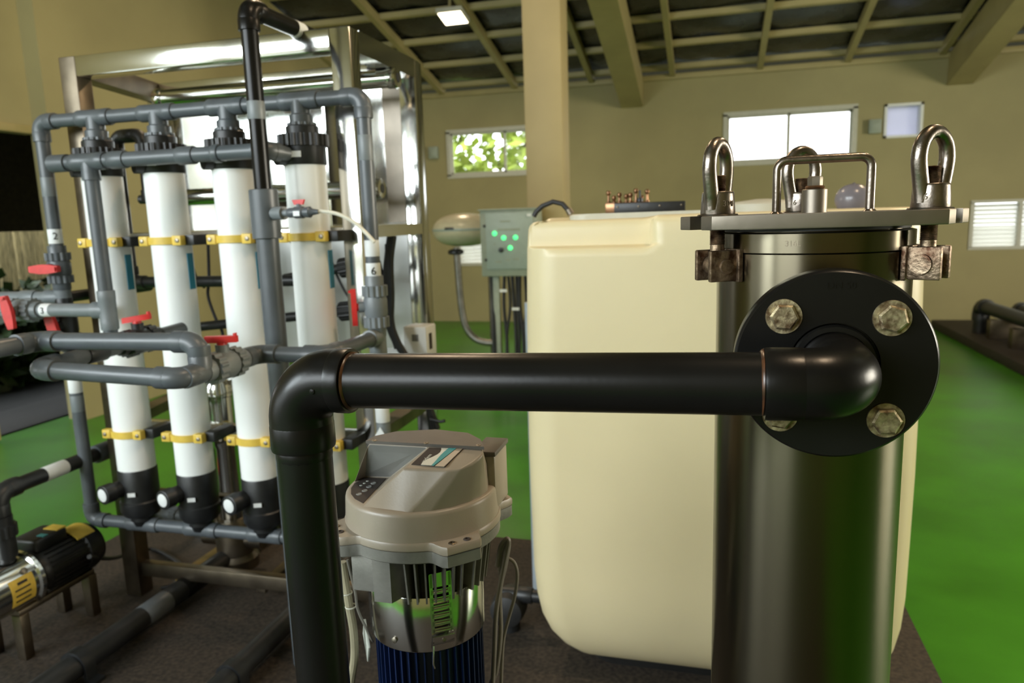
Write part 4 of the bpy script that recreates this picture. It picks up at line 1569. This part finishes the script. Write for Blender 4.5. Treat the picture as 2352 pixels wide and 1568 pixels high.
# middle header passing in front of the caps
Y2 = 1.975
m2l, m2r = at(128, 376, 'Y', Y2), at(600, 346, 'Y', Y2)
ZM = (m2l.z + m2r.z) / 2
mm = thing('middle_manifold', 'grey pipe crossing the black tube caps with a drop pipe to valve 3', 'pipe', (m2l.x, Y2, ZM))
run([(m2l.x, Y2, ZM), (TUBX[3] - .05, Y2, ZM), (TUBX[3] - .005, YT - .03, ZM - .01)], RP * 1.02, pvc, mm, R=1.0, arm=1.8)
obj('end_cap', MB().lathe((m2l.x - .02, Y2, ZM), (1, 0, 0), [(.018, 0), (RP * 1.25, .006), (RP * 1.25, .07), (RP, .072)], 18), pvc, mm)
xd_ = at(208, 390, 'Y', Y2).x
tee((xd_, Y2, ZM), (1, 0, 0), (0, 0, -1), RP, pvc, mm, 2.6)
for px in (272, 430, 500):
    coupling((at(px, 360, 'Y', Y2).x, Y2, ZM), (1, 0, 0), RP, pvc, mm, 2.6 if px != 500 else 1.0)
z3 = at(200, 712, 'Y', Y2).z
zdn = at(250, 765, 'Y', Y2).z
obj('pipe', MB().cyl((xd_, Y2, ZM), (xd_, Y2, zdn), RP, n=16), pvc, mm)
tee((xd_, Y2, z3), (0, 0, 1), (-1, 0, 0), RP, pvc_light, mm, 2.4)
xv = at(70, 708, 'Y', Y2).x
obj('pipe', MB().cyl((xd_, Y2, z3), (xv - .45, Y2, z3), RP, n=16), pvc_light, mm)
xl3 = at(110, 710, 'Y', Y2).x
l_ = sleeve_label((xl3, Y2, z3), (1, 0, 0), RP, .038, sticker, mm)
num((xl3, Y2, z3), '3', RP, l_, .03, (0, -1, 0))
v3 = at(52, 710, 'Y', Y2)
union_valve((v3.x, Y2, z3), (1, 0, 0), (.2, -.98, .0), RP * 1.05, pvc_light, mm, L=.75, along=(-.15, 0, 1), hk=.95)

# tall dark pipe in front of the tubes
YL = 1.92
ta, tb = at(567, 18, 'Y', YL), at(640, 832, 'Y', YL)
xt = (ta.x + tb.x) / 2
tp = thing('tall_pipe', 'tall dark grey pipe with a thick sleeve and tapping valve before the tubes', 'pipe', (xt, YL, .10))
zc0, zc1 = at(610, 548, 'Y', YL).z, at(600, 435, 'Y', YL).z
obj('pipe', MB().cyl((xt, YL, .10), (xt, YL, zc0 + .01), .0325, n=28), pvc, tp)
mb = MB().lathe((xt, YL, zc0), (0, 0, 1), [(.038, 0), (.0415, .002), (.0415, zc1 - zc0 - .002), (.038, zc1 - zc0)], 32)
obj('sleeve', mb, pvc, tp)
run([(xt, YL, zc1 - .01), (xt, YL, ta.z), (xt, 2.62, ta.z)], .0245, pvc_dark, tp, n=24, R=1.3, arm=2.5)
sleeve_label((xt, YL, at(577, 255, 'Y', YL).z), (0, 0, 1), .0245, .05, pvc_light, tp)
sleeve_label((xt, 2.18, ta.z), (0, 1, 0), .0245, .05, sticker, tp)
coupling((xt, 2.34, ta.z), (0, 1, 0), .0245, pvc_dark, tp, 2.6)
zv = at(640, 490, 'Y', YL).z
mb = MB()
mb.cyl((xt, YL, zv), (xt + .075, YL - .02, zv), .019, n=20)
mb.cyl((xt + .07, YL - .02, zv), (xt + .10, YL - .025, zv), .010, n=14)
obj('tapping', mb, pvc_light, tp)
vb_ = MB()
e0 = Vector((xt + .09, YL - .022, zv))
ex = Vector((.97, -.05, 0)).normalized()
vb_.lathe(e0, ex, [(.012, 0), (.014, .004), (.014, .022), (.017, .024), (.017, .050), (.014, .054), (.015, .060), (.016, .072), (.010, .078), (.006, .10)], 18)
vb_.cyl(e0 + ex * .037, e0 + ex * .037 + Vector((0, 0, .024)), .007, n=12)
sv = obj('tap_valve', vb_, pvc, tp)
mb = MB()
c = e0 + ex * .037 + Vector((0, 0, .030))
mb.prism([c + ex * -.014 + Vector((0, .004, -.008)), c + ex * .014 + Vector((0, .004, -.008)), c + ex * .02 + Vector((0, .004, .006)), c + ex * -.02 + Vector((0, .004, .006))], (0, -.008, 0))
obj('handle', mb, red, sv)
obj('valve_label', MB().box(e0 + ex * .037 + Vector((0, -.0165, -.003)), (.02, .003, .014)), sticker, sv)
hs = pxs([(712, 487), (740, 485), (775, 491), (810, 508), (838, 532), (860, 556)], YL - .02)
hs[0] = e0 + ex * .095
obj('hose', MB().tube(spl(hs), .0055, 10), hose_white, tp)

# front loops
ZMn = at(745, 815, 'X', tx(868, 770).x).z
P1 = Vector((hr, YT, zt6))
zm = P1.z
P2 = at(742, 815, 'Z', zm)
P3 = at(572, 812, 'Z', zm)
P2 = Vector((hr, (P2.y + P3.y) / 2, zm))
P3 = Vector((P3.x, P2.y, zm))
P5 = at(418, 868, 'Z', zm)
YLp = P5.y
P5 = Vector((P3.x, YLp, zm))
bR = at(415, 870, 'Y', YLp)
bL = at(82, 848, 'Y', YLp)
lp1 = thing('feed_loop', 'grey pipe loop with red handled valves in front of the two left tubes', 'pipe', (bL.x, YLp, bL.z))
P5 = Vector((bR.x, YLp, bR.z))
P3b = at(572, 814, 'Z', zm)
run([P1, P2, Vector((P5.x, P2.y, zm)), P5, bL, Vector((bL.x, YLp + .55, bL.z + .02))], RP, pvc, lp1)
dv = (Vector((P5.x, P2.y, zm)) - P5)
vl = dv.length
dv.normalize()
union_valve(P5 + dv * vl * .52, dv, (0, 0, 1), RP * 1.05, pvc_light, lp1, L=.8, along=(1, .25, 0), hk=.72)
tcen = P5 + dv * min(.075, vl * .25)
tee(tcen, dv, (0, 0, 1), RP, pvc, lp1, 3.0)
yv = YLp + .22
union_valve(Vector((bL.x, yv + .14, bL.z + .013)), (0, 1, .03), (0, 0, 1), RP * 1.05, pvc_black, lp1, L=.8, along=(1, .3, .14), hk=.72)
coupling(Vector((bL.x, yv - .03, bL.z + .008)), (0, 1, 0), RP, pvc_black, lp1, 3)
aR = Vector((tcen.x, tcen.y, at(455, 785, 'Y', tcen.y).z))
aL = at(88, 783, 'Y', tcen.y)
lp2 = thing('upper_loop_pipe', 'upper grey pipe of the two loops crossing in front of the left tubes', 'pipe', (aL.x, tcen.y, aL.z))
run([tcen + Vector((0, 0, .05)), aR, Vector((aL.x, aR.y, aL.z)), Vector((aL.x, aR.y - .5, aL.z))], RP * 1.02, pvc, lp2)

# gooseneck and dark pipes behind the tubes
YG = 2.36
g = pxs([(328, 450), (326, 312), (264, 312), (306, 648), (690, 638)], YG)
g[2].x = g[3].x = (g[2].x + g[3].x) / 2
g[1].z = g[2].z = (g[1].z + g[2].z) / 2
g[0].x = g[1].x
g[4].z = g[3].z
gn = thing('gooseneck_pipe', 'dark pipe bending over behind the second tube and dropping to a long run', 'pipe', (g[3].x, YG, g[3].z))
run(g, .021, pvc_black, gn)
coupling(g[0], (0, 0, 1), .021, pvc_black, gn, 2)
for (xa, ya), (xb, yb), nm, lab in (((440, 752), (815, 712), 'lower', 'lower dark cross pipe behind the tubes with a round coupling at its right end'), ((655, 640), (815, 610), 'upper', 'upper short dark cross pipe ending in a round coupling right of the fourth tube')):
    a, b = at(xa, ya, 'Y', 2.40), at(xb, yb, 'Y', 2.40)
    b.z = b.z
    t = thing('cross_pipe', lab, 'pipe', (a + b) / 2, 'dark cross pipes behind the tubes')
    d_ = (b - a).normalized()
    obj('pipe', MB().cyl(a, b, .018, n=16), pvc_black, t)
    obj('coupling', MB().ribbed(b - d_ * .055, b, .036, 16, .08), black, t)
mp = obj('metal_pipe', MB().cyl((-1.665, 2.5, .95), (-1.665, 2.5, 1.45), .030, n=20), dull_steel)
tag(mp, 'upright dull steel pipe behind the second and third tubes', 'pipe')
# power cords hanging in the skid
for pts, Y, r, lab in (([(437, 555), (440, 600), (452, 640), (470, 660)], 2.42, .006, 'thin black cord hanging right of the second tube'), ([(478, 560), (480, 640), (478, 680), (495, 730), (510, 760), (515, 800)], 2.44, .006, 'black cord sagging between the second and third tubes'), ([(750, 550), (765, 610), (790, 665), (812, 695), (830, 705)], 2.42, .005, 'black cord curving to the red valve right of the fourth tube')):
    o = obj('cord', MB().tube(spl(pxs(pts, Y)), r, 8), rubber)
    tag(o, lab, 'cord')
cb = thing('cable_bundle', 'thick bundle of black corrugated cables hanging at the right of the skid', 'cable', at(900, 560, 'Y', 2.45))
for pts in ([(895, 542), (888, 600), (882, 680), (890, 740), (905, 780), (935, 830), (975, 900), (992, 985)], [(905, 542), (898, 600), (900, 680), (900, 740), (915, 785), (945, 835), (980, 905), (998, 985)], [(890, 560), (893, 640), (895, 720), (902, 760), (925, 810), (962, 870), (986, 930), (1006, 985)], [(868, 600), (877, 640), (888, 690), (893, 740), (912, 800)]):
    obj('cable', MB().tube(spl(pxs(pts, 2.42)), .0105, 10), black, cb)
c0 = at(1008, 966, 'Y', 2.42)
obj('cable_tie', MB().tube([at(988, 962, 'Y', 2.40), at(1012, 968, 'Y', 2.40), at(1022, 966, 'Y', 2.40)], .006, 8), black, cb)
# small white controller on the shelf
s0, s1 = at(933, 806, 'Y', 2.50), at(983, 752, 'Y', 2.50)
ct = thing('controller_box', 'small white controller box on the skid shelf at its right end', 'box', ((s0.x + s1.x) / 2, 2.53, .995))
obj('case', MB().span((s0.x, 2.48, .996), (s1.x, 2.58, 1.118), .005), sticker, ct)
obj('display', MB().span((s1.x - .002, 2.505, 1.03), (s1.x + .002, 2.53, 1.09)), dark_print, ct, smooth=None)
obj('display', MB().span((s0.x + .035, 2.4785, 1.065), (s0.x + .06, 2.4815, 1.09)), drive_grey, ct, smooth=None)

# upright stainless pump behind the tubes
q0_, q1_ = at(468, 880, 'Y', 2.48), at(540, 880, 'Y', 2.48)
xc_ = (q0_.x + q1_.x) / 2
vpmp = thing('vertical_pump', 'upright stainless multistage pump behind the second and third tubes', 'pump', (xc_, 2.48, .10))
zt_ = at(505, 868, 'Y', 2.48).z
zj = at(505, 975, 'Y', 2.48).z
mb = MB().lathe((xc_, 2.48, 0), (0, 0, 1), [(.05, zj - .02), (.066, zj - .015), (.066, zt_ - .07), (.072, zt_ - .066), (.074, zt_ - .03), (.060, zt_ - .004), (.03, zt_)], 32)
obj('motor', mb, mirror, vpmp)
mb = MB().lathe((xc_, 2.48, 0), (0, 0, 1), [(.05, .30), (.05, zj - .09), (.06, zj - .07), (.06, zj - .02)], 28)
obj('stage_stack', mb, mirror, vpmp)
for a in range(4):
    f = PI / 4 + a * PI / 2
    obj('tie_rod', MB().cyl((xc_ + .060 * math.cos(f), 2.48 + .060 * math.sin(f), .28), (xc_ + .060 * math.cos(f), 2.48 + .060 * math.sin(f), zj), .006, n=8), dull_steel, vpmp)
mb = MB().lathe((xc_, 2.48, 0), (0, 0, 1), [(.09, .10), (.09, .14), (.075, .16), (.075, .28), (.065, .31)], 28)
mb.cyl((xc_ - .14, 2.48, .22), (xc_ + .14, 2.48, .22), .035, n=18)
obj('pump_foot', mb, dull_steel, vpmp)
jb2 = obj('yellow_label', MB().box((xc_ + .055, 2.425, .70), (.026, .02, .07), Matrix.Rotation(.6, 3, 'Z')), yellow, vpmp)
# small union with a red cap behind the feet
a = at(385, 1180, 'Y', 2.34)
sm = thing('drain_valve', 'small grey valve with a red cap behind the bottom grey pipe', 'valve', a)
union_valve(a, (1, 0, -.03), (0, 0, 1), .020, pvc_light, sm, L=.9, along=(1, 0, 0))

# ---------------------------------------------------------------- pump at the lower left and floor pipes
AX = -2.245
pa = at(40, 1322, 'X', AX)
pz = .375
lpz = thing('steel_pump', 'stainless bodied pump with black motor on a steel stand, lower left', 'pump', (AX, 1.85, .10))
zc = at(190, 1245, 'X', AX).z
pz = (pa.z + zc) / 2 - .015
yb = at(98, 1330, 'X', AX + .06).y
mb = MB().lathe((AX, yb - .27, pz), (0, 1, 0), [(.03, 0), (.07, .01), (.088, .03), (.088, .235), (.097, .240), (.099, .252), (.092, .262), (.075, .275)], 40)
body = obj('pump_body', mb, mirror, lpz)
obj('drain_plug', MB().lathe((AX + .068, yb - .07, pz + .055), (.78, 0, .62), [(.011, 0), (.011, .008), (.006, .010)], 6), steel_plate, body)
mb = MB()
n = 8
for k in range(n):
    pass
th0, th1 = math.radians(-28), math.radians(32)
pts = [(AX + .0892 * math.cos(th0 + (th1 - th0) * k / n), pz + .0892 * math.sin(th0 + (th1 - th0) * k / n)) for k in range(n + 1)]
pts2 = [(AX + .0880 * math.cos(th1 - (th1 - th0) * k / n), pz + .0880 * math.sin(th1 - (th1 - th0) * k / n)) for k in range(n + 1)]
mb.prism([(x, yb - .135, z) for x, z in pts + pts2], (0, .085, 0))
ys = obj('yellow_label', mb, yellow, body)
for k in range(4):
    f = th1 - (th1 - th0) * (.2 + .2 * k)
    obj('print_line', MB().box((AX + .0895 * math.cos(f), yb - .0925 - .004 * (k > 0), pz + .0895 * math.sin(f)), (.0016, .055 if k else .035, .005 if k else .009), Matrix.Rotation(-f, 3, 'Y')), dark_print, ys, smooth=None)
ym = yb
mb = MB().lathe((AX, ym, pz), (0, 1, 0), [(.060, -.01), (.075, .01), (.078, .03), (.078, .18), (.088, .185), (.090, .22), (.080, .255), (.03, .265)], 32)
mot = obj('motor', mb, motor_black, lpz)
for k in range(20):
    f = math.radians(-60 + 240 * k / 19)
    r_ = Vector((math.cos(f), 0, math.sin(f)))
    t_ = Vector((-math.sin(f), 0, math.cos(f)))
    c = Vector((AX, ym + .03, pz))
    obj('motor_fin', MB().prism([c + r_ * .076 - t_ * .001, c + r_ * .086 - t_ * .001, c + r_ * .086 + t_ * .001, c + r_ * .076 + t_ * .001], (0, .15, 0)), motor_black, mot, smooth=None)
mb = MB().box((AX - .02, ym + .08, pz + .093), (.11, .13, .05), None, .012, 3)
tb_ = obj('terminal_box', mb, motor_black, lpz)
mb = MB()
n = 10
pts = [(AX + .091 * math.cos(math.radians(45 + 75 * k / n)), pz + .091 * math.sin(math.radians(45 + 75 * k / n))) for k in range(n + 1)]
pts2 = [(AX + .086 * math.cos(math.radians(120 - 75 * k / n)), pz + .086 * math.sin(math.radians(120 - 75 * k / n))) for k in range(n + 1)]
mb.prism([(x, ym + .155, z) for x, z in pts + pts2], (0, .075, 0))
obj('yellow_cover', mb, yellow, mot)
obj('yellow_label', MB().box((AX - .0, ym + .125, pz + .118), (.06, .04, .004)), yellow, tb_)
obj('green_mark', MB().box((AX + .015, ym + .06, pz + .1185), (.03, .02, .003)), teal, tb_)
mb = MB().span((AX - .10, ym - .10, .255), (AX + .06, ym + .21, .275), .003)
obj('stand_top', mb, dull_steel, lpz)
mb = MB().span((AX - .05, ym + .02, .270), (AX + .05, ym + .15, pz - .06), .004)
obj('motor_foot', mb, motor_black, lpz)
for lx in (AX - .085, AX + .045):
    for ly in (ym - .085, ym + .195):
        obj('leg', MB().span((lx - .018, ly - .018, .10), (lx + .018, ly + .018, .258), .003), dull_steel, lpz)
# discharge pipe of that pump
yq = at(10, 1245, 'X', AX).y
zq = at(5, 1128, 'X', AX).z
dpz = thing('pump_discharge_pipe', 'dark pipe rising from the lower left pump and running back past the white tubes', 'pipe', (AX, yq, pz + .08))
yend = at(250, 1040, 'X', AX).y
run([(AX, yq, pz + .075), (AX, yq, zq), (AX, yend, zq)], .026, pvc_black, dpz, R=1.6)
mb = MB().ribbed((AX, yq, pz + .17), (AX, yq, pz + .21), .043, 14, .08)
mb.cyl((AX, yq, pz + .10), (AX, yq, pz + .24), .034, n=20)
obj('union', mb, pvc_black, dpz)
coupling((AX, yend - .02, zq), (0, 1, 0), .026, pvc, dpz, 3.4, k=1.35)
sleeve_label((AX, at(125, 1085, 'X', AX).y, zq), (0, 1, 0), .026, .09, sticker, dpz)
vq = obj('valve_lever', MB().prism([(AX - .04, yend + .10, zq + .13), (AX + .02, yend + .10, zq + .13), (AX + .03, yend + .10, zq + .15), (AX - .04, yend + .10, zq + .155)], (0, .02, 0)), red, dpz)
obj('valve_stem', MB().cyl((AX, yend + .11, zq + .02), (AX, yend + .11, zq + .135), .010, n=10), pvc_black, dpz)
obj('pipe', MB().cyl((AX, yend, zq), (AX, yend + .35, zq), .026, n=16), pvc_black, dpz)

# pipes along the floor
for (X, y0, y1, r, yc, lab) in ((-1.925, .9, 2.90, .040, 1.685, 'long dark floor pipe with a saddle clamp, left of the two'), (-1.40, .9, 2.90, .036, 1.742, 'dark floor pipe running under the thick upright pipe, right of the two')):
    t = thing('floor_pipe', lab, 'pipe', (X, (y0 + y1) / 2, .10), 'dark pipes along the plinth floor')
    z = .150
    obj('pipe', MB().cyl((X, y0, z), (X, y1, z), r, n=28), pvc_black, t)
    if X < -1.8:
        for yy, m in ((2.02, pvc), (2.22, pvc_dark)):
            sleeve_label((X, yy, z), (0, 1, 0), r, .12, m, t)
    mb = MB()
    n = 14
    oo = [(X + r * 1.25 * math.cos(PI * k / n), z + r * 1.25 * math.sin(PI * k / n)) for k in range(n + 1)]
    ii = [(X + r * 1.02 * math.cos(PI - PI * k / n), z + r * 1.02 * math.sin(PI - PI * k / n)) for k in range(n + 1)]
    oo = [(X + r * 1.25, .102)] + oo + [(X - r * 1.25, .102)]
    ii = [(X - r * 1.02, .102)] + ii + [(X + r * 1.02, .102)]
    mb.prism([(x, yc - .02, zz_) for x, zz_ in oo + ii], (0, .04, 0))
    for s in (-1, 1):
        mb.span((X + s * r * 1.2, yc - .02, .101), (X + s * (r * 1.2 + .035), yc + .02, .110))
    obj('saddle_clamp', mb, black, t)
# power cord on the floor
pts = [at(205, 1278, 'Z', .36), at(255, 1282, 'Z', .24), at(300, 1270, 'Z', .16), at(345, 1260, 'Z', .112), at(385, 1275, 'Z', .112), at(415, 1300, 'Z', .112), at(400, 1340, 'Z', .112), at(370, 1350, 'Z', .112)]
o = obj('power_cord', MB().tube(spl(pts), .008, 10), rubber)
tag(o, 'black power cord looping from the lower left pump past the skid leg', 'cord')


# ---------------------------------------------------------------- control panel, round vessel, far pipes
cp0, cp1 = at(1107, 635, 'Y', 5.75), at(1226, 480, 'Y', 5.75)
cp = thing('control_panel', 'grey green control cabinet with four green lights on a post stand', 'panel', ((cp0.x + cp1.x) / 2, 5.85, 0))
zc0_, zc1_ = cp0.z, cp1.z
xa, xb = cp0.x, cp1.x + .02
cab = obj('cabinet', MB().span((xa, 5.75, zc0_), (xb, 5.95, zc1_), .006), panel_grey, cp)
obj('rain_edge', MB().span((xa - .012, 5.735, zc1_), (xb + .012, 5.96, zc1_ + .012), .002), panel_grey, cab)
dr = obj('door', MB().span((xa + .05, 5.738, zc0_ + .06), (xb - .03, 5.752, zc1_ - .02), .004), panel_face, cp)
obj('label_plate', MB().span((xb - .075, 5.735, zc1_ - .055), (xb - .04, 5.7385, zc1_ - .035)), sticker, dr, smooth=None)
for px, py in ((1136, 536), (1157, 546), (1184, 545), (1172, 569)):
    c = at(px, py, 'Y', 5.737)
    q = obj('indicator_light', MB().lathe(c, (0, -1, 0), [(.020, 0), (.020, .006), (.016, .012), (.006, .016)], 16), green_led, dr)
c = at(1151, 574, 'Y', 5.737)
obj('selector_knob', MB().lathe(c, (0, -1, 0), [(.02, 0), (.02, .012), (.012, .014)], 16), black, dr)
for px, py in ((1113, 519), (1117, 597)):
    c = at(px, py, 'Y', 5.748)
    obj('lock', MB().lathe(c, (0, -1, 0), [(.012, 0), (.012, .01), (.006, .012)], 12), ink, cab)
for (u0, u1, py) in ((1148, 1172, 508), (1142, 1195, 527), (1134, 1138, 560), (1137, 1152, 601), (1162, 1172, 597), (1178, 1192, 595)):
    a, b = at(u0, py - 2, 'Y', 5.737), at(u1, py + 2, 'Y', 5.737)
    obj('print_line', MB().span((a.x, 5.7362, b.z), (b.x, 5.7382, a.z)), panel_grey, dr, smooth=None)
for x in (xa + .10, xb - .08):
    obj('stand_post', MB().span((x - .025, 5.80, 0), (x + .025, 5.85, zc0_ + .01), .003), panel_grey, cp)
obj('stand_foot', MB().span((xa + .02, 5.76, 0), (xb, 5.9, .02), .003), panel_grey, cp)
for k, (x0_, w_) in enumerate(((xa + .06, .02), (xa + .17, .014), (xa + .20, .012), (xa + .235, .016), (xa + .27, .012), (xa + .30, .016), (xa + .345, .013))):
    random.seed(k + 20)
    pts = [(x0_, 5.83, zc0_ + .01), (x0_ + random.uniform(-.015, .015), 5.82, zc0_ - .25), (x0_ + random.uniform(-.03, .03), 5.80, zc0_ - .55), (x0_ + random.uniform(-.02, .02), 5.80, .02)]
    cbl = obj('cable', MB().tube(spl(pts), w_, 8), black, cp)
    if k in (1, 4):
        for z in ((zc0_ - .27, .30, .12) if k == 4 else (zc0_ - .12,)):
            obj('cable_tag', MB().box((x0_, 5.775, z), (.06, .012, .022)), sticker, cbl)

Yv = 6.6
v0, v1 = at(1050, 490, 'Y', Yv), at(1050, 566, 'Y', Yv)
rv = (v0.z - v1.z) / 2 * 1.0
zc_ = (v0.z + v1.z) / 2
fv = thing('round_vessel', 'cream rounded vessel with a seam, standing on a bent pipe beside the control cabinet', 'vessel', (v0.x + .05, Yv, zc_))
prof = []
for k in range(17):
    f = PI * k / 16
    prof.append((rv * 1.9 * math.sin(f) ** .8, -rv * math.cos(f)))
obj('shell', MB().lathe((v0.x + .06, Yv, zc_), (0, 0, 1), prof, 48, False), frp, fv)
obj('seam_ring', MB().lathe((v0.x + .06, Yv, zc_ - .005), (0, 0, 1), [(rv * 1.90, 0), (rv * 1.93, .004), (rv * 1.93, .016), (rv * 1.9, .02)], 48, False), panel_face, fv)
c = at(1032, 525, 'Y', Yv - rv * 1.85)
obj('latch', MB().box((c.x, c.y, c.z), (.09, .02, .022), Matrix.Rotation(-.1, 3, 'Z'), .004), black, fv)
pts = [at(x, y, 'Y', Yv) for x, y in ((1048, 568), (1052, 620), (1058, 690), (1068, 745), (1088, 775), (1115, 786), (1150, 787))]
obj('bent_pipe', MB().tube(spl(pts), .033, 14), grey_pipe, fv)
c = at(1047, 578, 'Y', Yv)
obj('pipe_flange', MB().lathe((c.x, c.y, c.z - .025), (0, 0, 1), [(.06, 0), (.075, .01), (.075, .035), (.05, .05)], 20), black, fv)
obj('support', MB().cyl((v0.x + .30, Yv + .1, 0), (v0.x + .30, Yv + .1, zc_ - rv * .3), .05, n=16), grey_pipe, fv)

fp = thing('far_pipe_rack', 'dark pipes on short stands on the far right plinth', 'pipe', (3.2, 8.3, .10))
Xp = 2.86
run([(Xp, 9.0, .10), (Xp, 9.0, .395), (Xp + .05, 6.2, .395)], .07, pvc_black, fp, R=1.3, arm=2.2)
run([(Xp + .35, 9.0, .10), (Xp + .35, 9.0, .37), (Xp + .35, 6.2, .37)], .06, pvc_black, fp, R=1.3, arm=2.2)
for y in (8.6, 8.0, 7.4):
    obj('stand', MB().span((Xp - .05, y - .05, .10), (Xp + .45, y + .05, .30), .005), dull_steel, fp)
fu = obj('upright_pipe', MB().cyl((3.42, 8.9, .10), (3.42, 8.9, .80), .06, n=16), pvc_black)
tag(fu, 'dark upright pipe at the far right edge of the plinth', 'pipe')
for px, py, lab in ((1000, 352, 'small grey wall box left of the leafy window'), (2010, 292, 'small grey wall box between the bright window and the little vent')):
    c = at(px, py, 'Y', YB)
    t = thing('wall_box', lab, 'box', (c.x, YB, c.z))
    obj('case', MB().span((c.x - .08, YB - .08, c.z - .08), (c.x + .06, YB - .001, c.z + .09), .008), panel_grey, t)
    obj('cover', MB().span((c.x - .06, YB - .09, c.z - .05), (c.x + .04, YB - .08, c.z + .06), .004), panel_grey, t)
